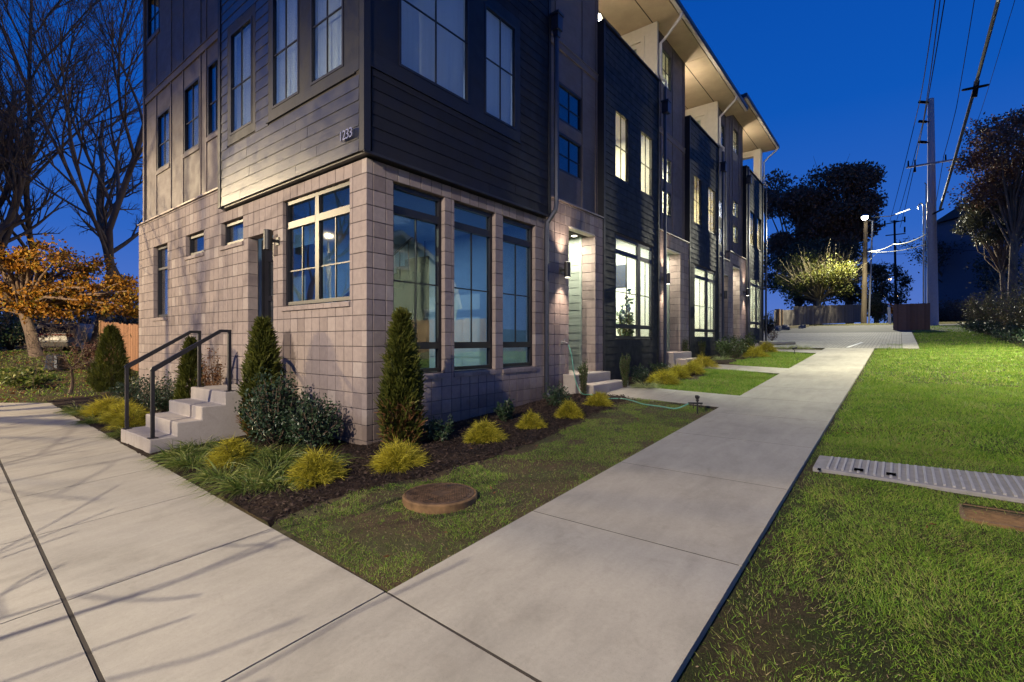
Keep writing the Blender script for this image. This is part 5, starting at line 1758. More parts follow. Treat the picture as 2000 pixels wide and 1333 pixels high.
hz = lambda x, y, d=.03: (x, y, float(gz(x)) + d)
single('garden_hose', MB().tube(smooth_path([(4.60, -.13, 1.24), (4.60, -.20, 1.05), (4.57, -.30, .6), (4.55, -.45, .32), hz(4.42, -.75, .07), hz(4.35, -1.0), hz(4.5, -1.3), hz(4.35, -1.6, .035), hz(4.12, -1.9, .035), hz(4.05, -2.2, .035), hz(3.95, -2.5, .04), (4.0, -2.66, sz + .12), (4.03, -2.69, sz + .145)]), .010, 7), M['hose'], 'pale green garden hose from the wall tap across the lawn to the sprinkler', 'hose', (4.6, -.13, .3))
x, y, z = on_ground(1552, 690)
t = thing('sprinkler_spike', 'small black sprinkler spike at the third entry path', 'garden light', (x, y, z))
part('stake', MB().tube([(x, y, z - .05), (x, y, z + .12)], .012, 6), M['black'], t)  # second sprinkler spike, unlit, with a tilted head
part('head', MB().tube([(x - .07, y + .04, z + .16), (x + .07, y - .05, z + .2)], .035, 8), M['black'], t)

# plants standing inside the lit front rooms
for lb, x, y, z, sd in (('potted plant on the floor inside the lit front room of the second house', 8.75, .62, 1.06, 501), ('potted plant inside the lit front room of the third house', 13.1, .7, 1.06, 502)):
    t = leafy_shrub('house_plant', lb, x, y, .26, .26, 1.75, 420, .15, 'box', sd, 'plants inside the lit front rooms', cat='plant', z=z, stemmat='twig')
    part('pot', MB().lathe(x, y, [(.12, z), (.17, z + .3), (.155, z + .3)], 14), M['cream'], t)

# ------------------------------------------------------------------ poles, wires, fences
def base_at(u, D, dz=-.1):
    x, y = at(u, D)
    return float(x), float(y), float(gz(x, y)) + dz
def zat(v, D): return CAM[2] + (666 - v) / 960.0 * D
def P3D(u, v, D):
    x, y = at(u, D)
    return (float(x), float(y), float(zat(v, D)))

# wood pole with the street light
x, y, z = base_at(1687, 50)
lt = P3D(1691, 432, 50)
t = thing('street_light_pole', 'leaning wood pole carrying the lit street light in front of the dark trees', 'street light', (x, y, z))
part('pole', MB().tube([(x, y, z), lt], [.26, .17], 12), M['poleW'], t)
part('arm', MB().tube([(lt[0], lt[1], lt[2] - .3), P3D(1689, 424, 49.4), P3D(1688, 420, 49)], .05, 6), M['galv'], t)
hx, hy, hz_ = P3D(1689, 425, 49)
hd = part('lamp_head', MB().lathe(hx, hy, [(.05, hz_ + .35), (.25, hz_ + .28), (.34, hz_ + .1), (.30, hz_ + .1)], 14), M['galv'], t)
part('lens', MB().lathe(hx, hy, [(.02, hz_ - .25), (.2, hz_ - .18), (.28, hz_ + .0), (.28, hz_ + .09)], 14), M['bulb'], hd)
FARP = (hx, hy, hz_ - .45)
lamp('pole_light', 'SPOT', FARP, 21000, (1.0, .95, .70), aim=(20, -5, -4), spot_size=math.radians(165), spot_blend=.25, shadow_soft_size=.22, parent=t)
for lb, a, b_, D in (('thin pale conduit standing just right of the wood light pole', (1697, 632), (1704, 432), 50),):
    q0, q1 = P3D(*a, D), P3D(*b_, D)
    single('conduit', MB().tube([(q0[0], q0[1], q0[2] - .3), q1], .085, 8).tube([P3D(1704, 432, D), P3D(1697, 430, D)], .06, 6), M['galv'], lb, 'pipe', (q0[0], q0[1], q0[2] - .3))

# steel transmission pole
D0 = 38.6
x, y, z = base_at(1822, D0)
top = P3D(1818, 193, D0)
t = thing('steel_utility_pole', 'tall grey steel utility pole beside the small brown board screen', 'utility pole', (x, y, z))
part('pole', MB().tube([(x, y, z - .2), ((x + top[0]) / 2, (y + top[1]) / 2, (z + top[2]) / 2), top], [.37, .28, .20], 20), M['pole'], t, smooth=False)
for v in (200, 238, 278):
    a = P3D(1815, v, D0)
    part('insulator_arm', MB().tube([a, P3D(1807, v, D0)], .05, 6).tube([P3D(1809, v, D0), P3D(1795, v - 1, D0)], .11, 8), M['wire'], t)
part('crossarm', MB().tube([P3D(1771, 327, D0 - .6), P3D(1874, 310, D0 - .6)], .09, 4), M['galv'], t)
for u, v in ((1774, 326), (1787, 324), (1847, 314)):
    part('insulator', MB().tube([P3D(u, v, D0 - .6), P3D(u, v - 12, D0 - .6)], [.07, .05], 6), M['wire'], t)
part('insulator', MB().tube([P3D(1787, 326, D0 - .6), P3D(1787, 336, D0 - .6)], [.06, .09], 6), M['wire'], t)
part('insulator', MB().tube([P3D(1874, 310, D0 - .6), P3D(1888, 314, D0 - .6)], [.05, .08], 6), M['wire'], t)
part('crossarm', MB().tube([P3D(1822, 418, D0 - .7), P3D(1842, 408, D0 - .7)], .08, 4), M['wire'], t)
part('riser_pipe', MB().tube([P3D(1813.5, 640, D0 - .5), P3D(1811, 395, D0 - .5)], .05, 6), M['galv'], t)
part('riser_pipe', MB().tube([P3D(1808, 640, D0 - .1), P3D(1809, 360, D0 - .1), P3D(1806, 357, D0 - .1)], .04, 6), M['wire'], t)
for i, (u, v0, v1) in enumerate(((1804, 600, 402),)):
    q = P3D(u, 640, 42)
    single('conduit_mast', MB().tube([q, P3D(u, v1, 42)], .07, 8).tube(smooth_path([P3D(u, v1, 42), P3D(u - 5, v1 - 5, 42), P3D(u - 11, v1 + 1, 42), P3D(u - 9, v1 + 7, 42)]), .05, 5), M['galv'], 'thin grey mast with a curled top left of the steel pole', 'mast', q)
# far antenna like pole
q = P3D(1751, 640, 80)
t = thing('far_utility_pole', 'distant thin utility pole with several cross arms above the dark conifer', 'utility pole', q)
part('pole', MB().tube([(q[0], q[1], q[2] - 2), P3D(1747, 430, 80)], [.22, .15], 8), M['wire'], t)
for a, b_ in (((1728, 438), (1768, 430)), ((1730, 460), (1768, 456)), ((1740, 432), (1756, 432))):
    part('crossarm', MB().tube([P3D(*a, 80), P3D(*b_, 80)], .10, 4), M['wire'], t)
for u, v in ((1728, 434), (1767, 426), (1767, 446)):
    part('insulator', MB().tube([P3D(u, v + 8, 80), P3D(u, v - 3, 80)], .13, 6), M['wire'], t)

# wires
def wire(label, pts, r, mat='wire', sag=0.0, name='wire', grp='wires strung between the poles', n=10):
    P = [Vector(p) for p in pts]
    out = []
    for a, b in zip(P[:-1], P[1:]):
        for k in range(n):
            s = k / n
            q = a.lerp(b, s); q.z -= sag * 4 * s * (1 - s)
            out.append(q)
    out.append(P[-1])
    return single(name, MB().tube(out, r, 6), M[mat], label, 'wire', tuple(P[0]), grp)
wire('thick pale twisted cable with the dark ring on it, nearest of the wires', [P3D(2010, -190, 17), P3D(1950, 0, 22), P3D(1906, 165, 27), P3D(1865, 310, 33), P3D(1836, 408, D0 - .8)], .085, 'cable', 0, n=4)
rp = P3D(1905, 171, 27)
t = thing('splice_ring', 'dark oval ring of coiled cable hanging on the thick pale cable', 'cable ring', rp)
mb = MB(); ring = []
for k in range(25):
    a = 2 * PI * k / 24
    ring.append((rp[0] + RGT[0] * .62 * math.cos(a) + FWD[0] * .35 * math.sin(a), rp[1] + RGT[1] * .62 * math.cos(a) + FWD[1] * .35 * math.sin(a), rp[2] + .12 * math.cos(a) + .10 * math.sin(a)))
part('coil', MB().tube(ring, .06, 6, caps=False), M['wire'], t)
part('clamp', MB().tube([P3D(1908, 158, 27), P3D(1903, 190, 27.2)], .13, 8), M['wire'], t)
for i, (u0, u1, v1, u2) in enumerate(((1827, 1796, 200, 1738), (1836, 1803, 238, 1749), (1845, 1796, 278, 1758))):
    wire(('left', 'middle', 'right')[i] + ' one of the three thin wires passing high over the steel pole', [P3D(u0 + 9, -180, 22), P3D(u0, 0, 26), P3D(u1, v1, D0), P3D(u2, 432 + 6 * i, 80)], .028, 'wire', .3)
wire('single thin wire right of the steel pole, running behind the thick cable', [P3D(1925, -180, 24), P3D(1903, 0, 28), P3D(1868, 210, 36), P3D(1843, 305, 39), P3D(1828, 395, 42)], .022, 'wire', .1)
wire('faint wire farthest right in the sky', [P3D(1998, -60, 26), P3D(1970, 40, 30), P3D(1915, 220, 40), P3D(1878, 312, D0 + 4)], .016, 'wire', .1)
wire('bright wire curving right from the street light', [P3D(1704, 424, 50), P3D(1740, 422, 48), P3D(1778, 408, 45)], .04, 'cable_lit', .0, n=6)
wire('bright wire rising from the wood pole to the steel pole', [P3D(1692, 490, 50), P3D(1745, 477, 46), P3D(1813, 455, D0 - .4)], .045, 'cable_lit', .25)
wire('lower fainter wire between the wood pole and the steel pole', [P3D(1692, 491, 50), P3D(1813, 476, D0 - .4)], .025, 'cable_lit', .3)
wire('lowest thin wire crossing right toward the dark house', [P3D(1700, 492, 52), P3D(1840, 484, 50), P3D(2010, 478, 46)], .018, 'wire', .4)

# fences
def picket_fence(name, label, A, B, h, w, mat, postmat=None, posts=(), th=.025, zo=-.05, jit=.03, rails=True, seed=0, cat='fence'):
    A = np.array(A, float); B = np.array(B, float)
    L = float(np.hypot(*(B - A)[:2])); dx, dy = (B - A)[:2] / L
    z0 = float(gz(*A[:2])) + zo
    t = thing(name, label, cat, (A[0], A[1], z0))
    rr = random.Random(seed)
    n = int(L / w)
    for k in range(n):
        s0, s1 = k * w + .006, (k + 1) * w - .006
        sm = (s0 + s1) / 2
        zb = float(gz(A[0] + dx * sm, A[1] + dy * sm)) + zo
        o = rr.uniform(-.006, .006); hh = h + rr.uniform(-jit, jit)
        px_, py_ = -dy, dx
        V = []
        for zz in (zb, zb + hh):
            for s, e in ((s0, o), (s1, o), (s1, o + th), (s0, o + th)):
                V.append((A[0] + dx * s + px_ * e, A[1] + dy * s + py_ * e, zz))
        mb = MB().add(V, [(0, 3, 2, 1), (4, 5, 6, 7), (0, 1, 5, 4), (1, 2, 6, 5), (2, 3, 7, 6), (3, 0, 4, 7)])
        part('board', mb, M[mat], t)
    if rails:
        for f in (.25, .8):
            part('rail', MB().tube([(A[0] - dy * (th + .04), A[1] + dx * (th + .04), float(gz(*A[:2])) + zo + h * f), (B[0] - dy * (th + .04), B[1] + dx * (th + .04), float(gz(*B[:2])) + zo + h * f)], .035, 4), M[mat], t)
    for s, w_, hp in posts:
        px0, py0 = A[0] + dx * s, A[1] + dy * s
        part('post', MB().box(px0 - w_ / 2, px0 + w_ / 2, py0 - w_ / 2 + dy * 0 , py0 + w_ / 2, z0, z0 + hp), M[postmat or mat], t, 'pale new wood post')
    return t
a = at(1550, 51); b_ = at(1688, 53)
picket_fence('board_fence', 'dark weathered board fence below the lit tree', a, b_, 1.95, .14, 'wood_dark', seed=3, zo=-.0)
a = at(1512, 47); b_ = at(1552, 51)
picket_fence('board_fence', 'short shadowed fence length with two pale new posts', a, b_, 1.6, .14, 'wood_dark', 'wood_new', [(.9, .42, 1.75), (2.1, .18, 1.78)], seed=4, zo=-.0)
# brown screen around equipment, three sides
q = on_ground(1778, 645)
ux, uy = RGT * .985 + FWD * .10, None
a = np.array(q[:2]); b1 = a + (RGT + FWD * .12) * 1.42
t = picket_fence('board_screen', 'small brown board screen at the end of the paved court', a, b1, 1.75, .142, 'wood_brown', seed=8, zo=-.05, rails=False, jit=.012, cat='screen')
for side, (s0_, e_) in enumerate(((b1, b1 + (FWD * 1.3 + RGT * .32)), (a, a + FWD * 1.3 - RGT * .1))):
    L = np.hypot(*(e_ - s0_)); dd_ = (e_ - s0_) / L
    for k in range(int(L / .142)):
        c0 = s0_ + dd_ * (k * .142 + .01); c1 = s0_ + dd_ * ((k + 1) * .142 - .004)
        zb = float(gz(*c0)) - .05
        nx_, ny_ = -dd_[1] * .02, dd_[0] * .02
        V = [(c0[0], c0[1], zb), (c1[0], c1[1], zb), (c1[0] + nx_, c1[1] + ny_, zb), (c0[0] + nx_, c0[1] + ny_, zb)]
        V += [(p[0], p[1], p[2] + 1.75) for p in V]
        part('board', MB().add(V, [(0, 3, 2, 1), (4, 5, 6, 7), (0, 1, 5, 4), (1, 2, 6, 5), (2, 3, 7, 6), (3, 0, 4, 7)]), M['wood_brown'], t)
q = P3D(1738, 632, 46)
single('bollard_post', MB().tube([(q[0], q[1], q[2] - .2), P3D(1736, 600, 46)], .12, 8), M['white'], 'short leaning pale post in front of the distant conifer', 'post', q)

# low wall, wheel stop, riprap at the end of the row
q = at(1502, 26)
lw = MB().box(23.1, 26.2, 1.0, 1.25, float(gz(24)) - .1, float(gz(24)) + .42)
single('low_wall', lw, M['concrete'], 'low grey wall beyond the last townhouse corner', 'wall', (24.5, 1.1, float(gz(24))))
q = on_ground(1518, 673)
ws = MB().prism([(-.45, 0), (-.45, .10), (-.3, .17), (.3, .17), (.45, .10), (.45, 0)], 'x', 0, 1)
V = ws.v[0].copy()
c, s = RGT, FWD
W = []
for vx, vy, vz in V:
    l = (vx - .5) * 1.5; w_ = vy * .45
    W.append((q[0] + c[0] * l + s[0] * w_, q[1] + c[1] * l + s[1] * w_, q[2] + vz))
single('kerb_nose', MB().add(W, ws.f), M['concrete'], 'pale rounded concrete kerb end beside the last lawn', 'kerb', q, bevel=.03)
rr = random.Random(4)
for k in range(34):
    u = 1503 + 68 * rr.random(); v = 640 + 9 * rr.random()
    x, y, z = on_ground(u, v)
    D = 38 + rr.random() * 4
    x, y = at(u, D); x, y = float(x), float(y); z = float(zat(v + 1, D))
    s_ = rr.uniform(.16, .30)
    mb = MB().lathe(x, y, [(s_ * .6, z - .1), (s_, z + s_ * .3), (s_ * .85, z + s_ * .8), (s_ * .35, z + s_ * 1.05)], 7, rr.uniform(.7, 1))
    rs = np.random.default_rng(400 + k)
    mb.v[0] = mb.v[0] + rs.normal(size=mb.v[0].shape) * s_ * .14
    single('riprap_stone', mb, M['rock'], 'grey rubble stone in the low heap beyond the last townhouse', 'stone', (x, y, z), 'rubble stones heaped beyond the last townhouse')
mb = MB()
bank = [at(1498, 37.5), at(1580, 39), at(1580, 46), at(1498, 44)]
zb = [zat(652, 37.5), zat(650, 39), zat(634, 46), zat(638, 44)]
mb.add([(float(p[0]), float(p[1]), z) for p, z in zip(bank, zb)] + [(float(p[0]), float(p[1]), z - 2) for p, z in zip(bank, zb)], [(3, 2, 1, 0)[::-1], (0, 1, 5, 4)[::-1], (1, 2, 6, 5)[::-1], (2, 3, 7, 6)[::-1], (3, 0, 4, 7)[::-1]])
struct('stone_bank', mb, M['soil'])
x, y = at(1499, 33)
leafy_shrub('dark_shrub', 'black looking tall shrub at the far end of the row, above the stones', float(x) + .3, float(y), .5, .5, 1.7, 1500, .11, 'darkleaf', 150)

# ------------------------------------------------------------------ background trees, right and centre
def crown_tree(name, label, base, crown_c, crown_r, n, lsize, leaf, seed, trunk_r=.35, bark='bark', group=None, lobes=9, sparse=0.0, cat='tree', holes=.42, nb=60):
    """trunk, limbs reaching into lobes, leaf clumps with gaps"""
    rng = np.random.default_rng(seed)
    t = thing(name, label, cat, base, group)
    c = np.array(crown_c) - np.array(base); R = np.array(crown_r)
    rows = [(0, 0, -.3, c[0] * .4, c[1] * .4, c[2] * .55, trunk_r, trunk_r * .7), (c[0] * .4, c[1] * .4, c[2] * .55, *(c * .95), trunk_r * .7, trunk_r * .25)]
    V, F = np_tubes(rows, 9)
    npart('trunk', np_mesh('trunk', V, F), M[bark], t)
    lb = []
    rows = []
    for k in range(lobes * 3):
        v = rand_dir(1, rng)[0]; q = c + v * R * rng.uniform(.45, .85)
        lb.append((q, R.mean() * rng.uniform(.22, .42)))
        s = np.array([c[0] * .4, c[1] * .4, c[2] * .5]) * rng.uniform(.9, 1.15)
        m = (s + q) / 2 + rng.normal(size=3) * .3
        rows += [(*s, *m, trunk_r * .35, trunk_r * .2), (*m, *q, trunk_r * .2, trunk_r * .08)]
        for j in range(nb // (lobes * 3) + 2):
            e = q + rand_dir(1, rng, .3)[0] * lb[-1][1] * rng.uniform(.8, 1.5)
            rows.append((*q, *e, trunk_r * .08, .012))
    V, F = np_tubes(rows, 4)
    npart('limbs', np_mesh('limbs', V, F), M[bark], t)
    i = rng.integers(0, len(lb), n)
    Q = np.array([l[0] for l in lb])[i]; r = np.array([l[1] for l in lb])[i][:, None]
    P = Q + rand_dir(n, rng) * r * rng.uniform(.15, 1.0, (n, 1)) ** .6 * np.array([1.15, 1.15, .8])
    k = fbm(P[:, 0] + P[:, 2] * .7, P[:, 1] - P[:, 2] * .9, 1.4 / max(lsize * 4, .5), seed) > holes
    P = P[k]
    npart('crown', leaf_mesh('crown', P, rand_dir(len(P), rng), lsize * rng.uniform(.6, 1.4, len(P)), lsize * .65 * rng.uniform(.6, 1.2, len(P)), rng), M[leaf], t)
    return t
def ct(name, label, u, vbase, D, uc, vc, ru, rv, **kw):
    x, y = at(u, D)
    b0 = (float(x), float(y), float(gz(x, y)) - .1)
    c = P3D(uc, vc, D)
    return crown_tree(name, label, b0, c, (ru / 960 * D, ru / 960 * D, rv / 960 * D), **kw)
GB = 'dark trees behind the far fence'
ct('broadleaf_tree', 'tall russet dark tree right of the roof end, highest crown over the street light', 1660, 630, 64, 1648, 405, 68, 112, n=24000, lsize=.42, leaf='russet', seed=1, group=GB, trunk_r=.5, holes=.33)
ct('broadleaf_tree', 'wide dark tree just right of the townhouse roof end', 1560, 630, 68, 1555, 430, 78, 122, n=25000, lsize=.42, leaf='russet', seed=2, group=GB, trunk_r=.5, holes=.33)
ct('broadleaf_tree', 'dark mass of evergreen branches behind the lit tree', 1590, 630, 61, 1600, 540, 100, 85, n=15000, lsize=.36, leaf='darkleaf', seed=3, group=GB, trunk_r=.4, holes=.36)
ct('evergreen_tree', 'dark evergreen right behind the wood light pole', 1712, 632, 60, 1712, 560, 22, 72, n=6500, lsize=.26, leaf='darkleaf', seed=4, group=GB, trunk_r=.3, holes=.33)
ct('evergreen_tree', 'dark bushy evergreen low at the foot of the conduit pipe', 1712, 632, 54, 1712, 600, 20, 30, n=3000, lsize=.2, leaf='hedge', seed=14, group=GB, trunk_r=.2, holes=.33)
# the lit tree: pale upright shoots over yellow green leaves
x, y = at(1600, 53); b0 = (float(x), float(y), float(gz(x, y)) - .1)
t = ct('pollarded_tree', 'round lit tree with pale upright twigs and yellow green leaves above the fence', 1600, 632, 53, 1598, 540, 84, 46, n=12000, lsize=.20, leaf='lime', seed=6, trunk_r=.3, bark='twiglit', holes=.42, lobes=12)
rng = np.random.default_rng(66)
rows = []
c = np.array(P3D(1606, 560, 53)) - np.array(b0)
for k in range(420):
    a = rng.uniform(0, 2 * PI); e = rng.uniform(.0, 1.35)
    d = np.array([math.cos(a) * math.cos(e), math.sin(a) * math.cos(e), math.sin(e)])
    s = c + d * np.array([3.9, 3.9, 1.6]) * rng.uniform(.3, 1.0)
    L = rng.uniform(1.4, 3.3)
    d2 = d * np.array([.75, .75, .5]) + np.array([0, 0, .55]) + rng.normal(size=3) * .18
    d2 /= np.linalg.norm(d2)
    m = s + d2 * L * .5; e2 = m + (d2 + rng.normal(size=3) * .12 + np.array([0, 0, .15])) * L * .5
    rows += [(*s, *m, .035, .024), (*m, *e2, .024, .010)]
V, F = np_tubes(rows, 3)
npart('twigs', np_mesh('twigs', V, F), M['twiglit'], t)

# distant conifer and lights beside it
ct('conifer', 'small distant conifer in front of the thin far pole', 1752, 632, 76, 1752, 560, 20, 58, n=1500, lsize=.36, leaf='darkleaf', seed=7, trunk_r=.18, holes=.45, lobes=7)
for i, (lb, u, v, D, w) in enumerate((('distant warm lamp low beside the conifer', 1727, 577, 90, 60), ('faint distant lamp above the other one', 1738, 545, 95, 20), ('distant lamp glowing behind an orange lit bush', 1752, 577, 92, 90))):
    q = P3D(u, v, D); g0 = P3D(u, 640, D)
    t = thing('distant_lamp', lb, 'street lamp', g0, 'distant street lamps')
    part('pole', MB().tube([(g0[0], g0[1], g0[2] - 3), q], .07, 6), M['wire'], t)
    part('lens', MB().lathe(q[0], q[1], [(.05, q[2] - .2), (.26, q[2] - .1), (.26, q[2] + .1), (.05, q[2] + .2)], 10), M['bulb_warm'], t)
q = P3D(1745, 592, 88)
leafy_shrub('bush', 'distant bush glowing orange by the far lamp', q[0], q[1], 1.6, 1.6, 3.0, 500, .4, 'orange', 160, z=q[2] - 2.5)  # orange lamplight on this bush is put into its leaf colour
lamp('far_glow', 'POINT', P3D(1745, 560, 86), 260, (1, .6, .3), shadow_soft_size=.3)
# far bank of low growth right of the steel pole
for i, (lb, u, D, ru, vt, leaf) in enumerate((('low dark thicket right of the steel pole', 1850, 62, 3.4, 575, 'russet'), ('brown thicket before the hedge, right of the steel pole', 1880, 58, 3.0, 580, 'russet'), ('dark thicket between the poles', 1775, 66, 3.2, 606, 'darkleaf'), ('low scrub behind the small board screen', 1808, 64, 3.0, 604, 'darkleaf'))):
    x, y, z = base_at(u, D)
    leafy_shrub('thicket', lb, x, y, ru, ru, zat(vt, D) - z, 2600, .22, leaf, 170 + i, 'thickets along the far road', z=z)
kw = dict(nch=(8, 5, 4), segs=(7, 4, 3), spread=.8, ratio=.5)
for i, (lb, u, D, vt, s) in enumerate((('left one of two small bare trees right of the steel pole', 1868, 70, 488, 31), ('right one of two small bare trees right of the steel pole', 1884, 70, 500, 32), ('thin bare tree in front of the dark house wall', 1915, 60, 505, 33))):
    x, y, z = base_at(u, D)
    tree('bare_tree', lb, 'tree', (x, y, z), zat(vt, D) - z, .28, levels=3, seed=s, leaf='darkleaf', nleaf=1600, lsize=.30, lspread=.5, group='small bare trees at the right', **kw)

# hedge along the right edge of the lawn with mulch strip
sheet('hedge_bed', ax(15, 42, 40), ax(-12.5, -8.2, 12), lambda X, Y: gz(X) - .09 + .10 * sstep((-8.2 - Y) / .8 + .0 * X) - .3 * (Y > -8.25 + .3 * np.sin(X)) + .03 * fbm(X, Y, 2), M['mulch'])
hg = [(37.5, -9.3, 1.1, 2.5), (34.5, -9.5, 1.2, 2.7), (31.6, -9.9, 1.2, 2.6), (29.0, -9.9, 1.1, 2.2), (26.6, -10.2, 1.1, 2.3), (24.3, -10.4, 1.1, 2.1), (22.2, -10.6, 1.0, 2.2), (20.2, -10.8, 1.0, 2.0)]
nm = ['farthest', 'second farthest', 'third farthest', 'fourth farthest', 'fourth nearest', 'third nearest', 'second nearest', 'nearest']
for i, (x, y, r, h) in enumerate(hg):
    leafy_shrub('hedge_shrub', nm[i] + ' big shrub of the mixed hedge at the right edge of the lawn', x, y, r, r, h, 3000, .10, 'hedge', 180 + i, 'big shrubs of the hedge')
for i, (x, y, r, h) in enumerate(((35.5, -8.6, .8, .8), (30.5, -8.8, .8, .8), (26.0, -8.9, .8, .75), (23.0, -9.0, .8, .7), (20.5, -9.1, .7, .7), (18.4, -9.2, .7, .65))):
    leafy_shrub('low_evergreen', ('farthest', 'second farthest', 'third farthest', 'third nearest', 'second nearest', 'nearest')[i] + ' low dark evergreen at the foot of the hedge', x, y, r, r, h, 1600, .08, 'holly', 200 + i, 'low evergreens under the hedge')
for i, (u, D, h) in enumerate(((1985, 27, 4.2), (2010, 25, 4.0), (1960, 31, 3.8))):
    x, y, z = base_at(u, D)
    tree('bare_shrub', ('arching bare shrub rising behind the nearest part of the hedge', 'bare arching shrub at the right picture edge', 'bare arching shrub in front of the dark house')[i], 'shrub', (x, y, z), h, .05, levels=2, seed=40 + i, nch=(10, 6), segs=(5, 4, 3), spread=.55, ratio=.7, start=.05, up=.05, bark='twiglit', group='arching bare shrubs behind the hedge', leaf='drygrass', nleaf=160, lsize=.12, lspread=.2)

# dark house at the right behind trees
hx0, hy0 = at(1950, 62)
t = thing('dark_house', 'blue grey house with two dark windows, half hidden by the right hand trees', 'house', (float(hx0), float(hy0), float(gz(hx0, hy0)) - .2))
def obox(mb, o, ru, fw, z0, z1, u0, u1, f0, f1):
    V = []
    for z in (z0, z1):
        for a_, b__ in ((u0, f0), (u1, f0), (u1, f1), (u0, f1)):
            V.append((o[0] + ru[0] * a_ + fw[0] * b__, o[1] + ru[1] * a_ + fw[1] * b__, z))
    return mb.add(V, [(0, 3, 2, 1), (4, 5, 6, 7), (0, 1, 5, 4), (1, 2, 6, 5), (2, 3, 7, 6), (3, 0, 4, 7)])
M['housewall'] = boards_mat('blue_grey_wall', (0.14, 0.14, 0.17), .8, .2, .2)
hz0 = OFF[t][2]
part('wall', obox(MB(), (hx0, hy0), RGT, FWD, hz0, zat(404, 62), 0, 18, 0, 9), M['housewall'], t)
ov = (float(hx0), float(hy0))
rz = zat(404, 62)
V = []
for a_, b__, z in ((-.5, -.5, rz), (14.5, -.5, rz), (14.5, 9.5, rz), (-.5, 9.5, rz), (-.5, 4.5, rz + 1.6), (14.5, 4.5, rz + 1.6)):
    V.append((ov[0] + RGT[0] * a_ + FWD[0] * b__, ov[1] + RGT[1] * a_ + FWD[1] * b__, z))
part('roof', MB().add(V, [(0, 1, 5, 4), (2, 3, 4, 5), (0, 4, 3), (1, 2, 5), (0, 3, 2, 1)]), M['roof'], t)
for u0, u1, v0, v1 in ((1952, 1967, 407, 432), (1954, 1968, 492, 518), (1984, 1998, 410, 434)):
    a_, c_ = (u0 - 1948) / 960 * 62, (u1 - 1948) / 960 * 62
    w_ = part('window', obox(MB(), ov, RGT, FWD, zat(v1, 62), zat(v0, 62), a_, c_, -.06, .02), M['wframe'], t)
    part('pane', obox(MB(), ov, RGT, FWD, zat(v1 - 1.5, 62), zat(v0 + 1.5, 62), a_ + .06, c_ - .06, -.07, -.061), M['glass_dark'], w_)
    part('sill', obox(MB(), ov, RGT, FWD, zat(v1, 62) - .1, zat(v1, 62) - .005, a_ - .1, c_ + .1, -.10, .0), M['white'], w_)
# trees over the house
ct('broadleaf_tree', 'dark drooping tree at the right edge reaching over the hedge and house', 1975, 640, 33, 1990, 310, 100, 115, n=21000, lsize=.19, leaf='russet', seed=21, group='trees by the dark house', trunk_r=.28, holes=.36, lobes=14)
ct('broadleaf_tree', 'spreading dark tree whose left branches reach toward the steel pole', 1965, 640, 36, 1945, 430, 75, 58, n=13000, lsize=.18, leaf='darkleaf', seed=22, group='trees by the dark house', trunk_r=.2, holes=.38, lobes=14)

# ------------------------------------------------------------------ left yard
GT = 'tall bare trees in the left yard'
kw = dict(nch=(16, 10, 7, 6), segs=(10, 7, 4, 3), wander=.09, ratio=.50, spread=.55, start=.20, up=.10, rmin=.006)
x, y, z = base_at(182, 27)
tree('bare_tree', 'thick bare tree forking high, right one of the two big bare trees', 'tree', (x, y, z), 22, .20, levels=4, seed=3, group=GT, d0=(-.02, .0, 1), twigmat='twig', **kw)
x, y, z = base_at(92, 29)
tree('bare_tree', 'big bare tree whose limbs cross the left edge, left one of the two', 'tree', (x, y, z), 22, .18, levels=4, seed=8, group=GT, d0=(.06, .0, 1), **kw)
x, y, z = base_at(-40, 25)
tree('bare_tree', 'bare tree mostly outside the left edge with branches arching in', 'tree', (x, y, z), 15, .38, levels=4, seed=12, group=GT, **kw)
x, y, z = base_at(262, 36)
tree('bare_tree', 'rounded fine twigged bare tree close against the far corner of the block wall', 'tree', (x, y, z), 17, .35, levels=4, seed=15, group=GT, nch=(9, 7, 6, 4), segs=(9, 5, 4, 3), wander=.12, ratio=.46, spread=.8, start=.25, up=.04)
# orange tree
x, y = at(74, 23); z = float(gz(x, y)) - .15
t = thing('autumn_tree', 'orange leaved tree on a leaning pale trunk, in front of the bare trees', 'tree', (float(x), float(y), z))
b0 = np.array([float(x), float(y), z])
k1 = np.array(P3D(42, 600, 23)) - b0
rows = [(0, 0, -.3, k1[0] * .45, k1[1] * .45, k1[2] * .5, .27, .22), (k1[0] * .45, k1[1] * .45, k1[2] * .5, *k1, .22, .18)]
V, F = np_tubes(rows, 12); npart('trunk', np_mesh('trunk', V, F), M['barkpale'], t)
rng = np.random.default_rng(71)
rows = []; L_ = []
for k in range(125):
    u = rng.uniform(-90, 268)
    v = rng.uniform(478, 622) if u < 200 else rng.uniform(545, 615)
    v = max(v, 482 + 28 * math.sin(u * .045 + 1.0) + max(0, u - 60) * .22)
    Dk = 23 + rng.uniform(-3.2, 3.0)
    q = np.array(P3D(u, v, Dk)) - b0
    L_.append((q, rng.uniform(.3, .75)))
    m = k1 + (q - k1) * .5 + np.array([0, 0, .3]) + rng.normal(size=3) * .15
    rows += [(*(k1 * rng.uniform(.85, 1.0)), *m, .10, .06), (*m, *q, .06, .02)]
V, F = np_tubes(rows, 5); npart('limbs', np_mesh('limbs', V, F), M['bark'], t)
n = 17000
i = rng.integers(0, len(L_), n)
Pq = np.array([l[0] for l in L_])[i] + rand_dir(n, rng) * np.array([l[1] for l in L_])[i][:, None] * rng.uniform(.1, 1.15, (n, 1)) * np.array([1.1, 1.1, .6])
npart('crown', leaf_mesh('crown', Pq, rand_dir(n, rng), .15 * rng.uniform(.6, 1.3, n), .11 * rng.uniform(.6, 1.2, n), rng), M['orange'], t)
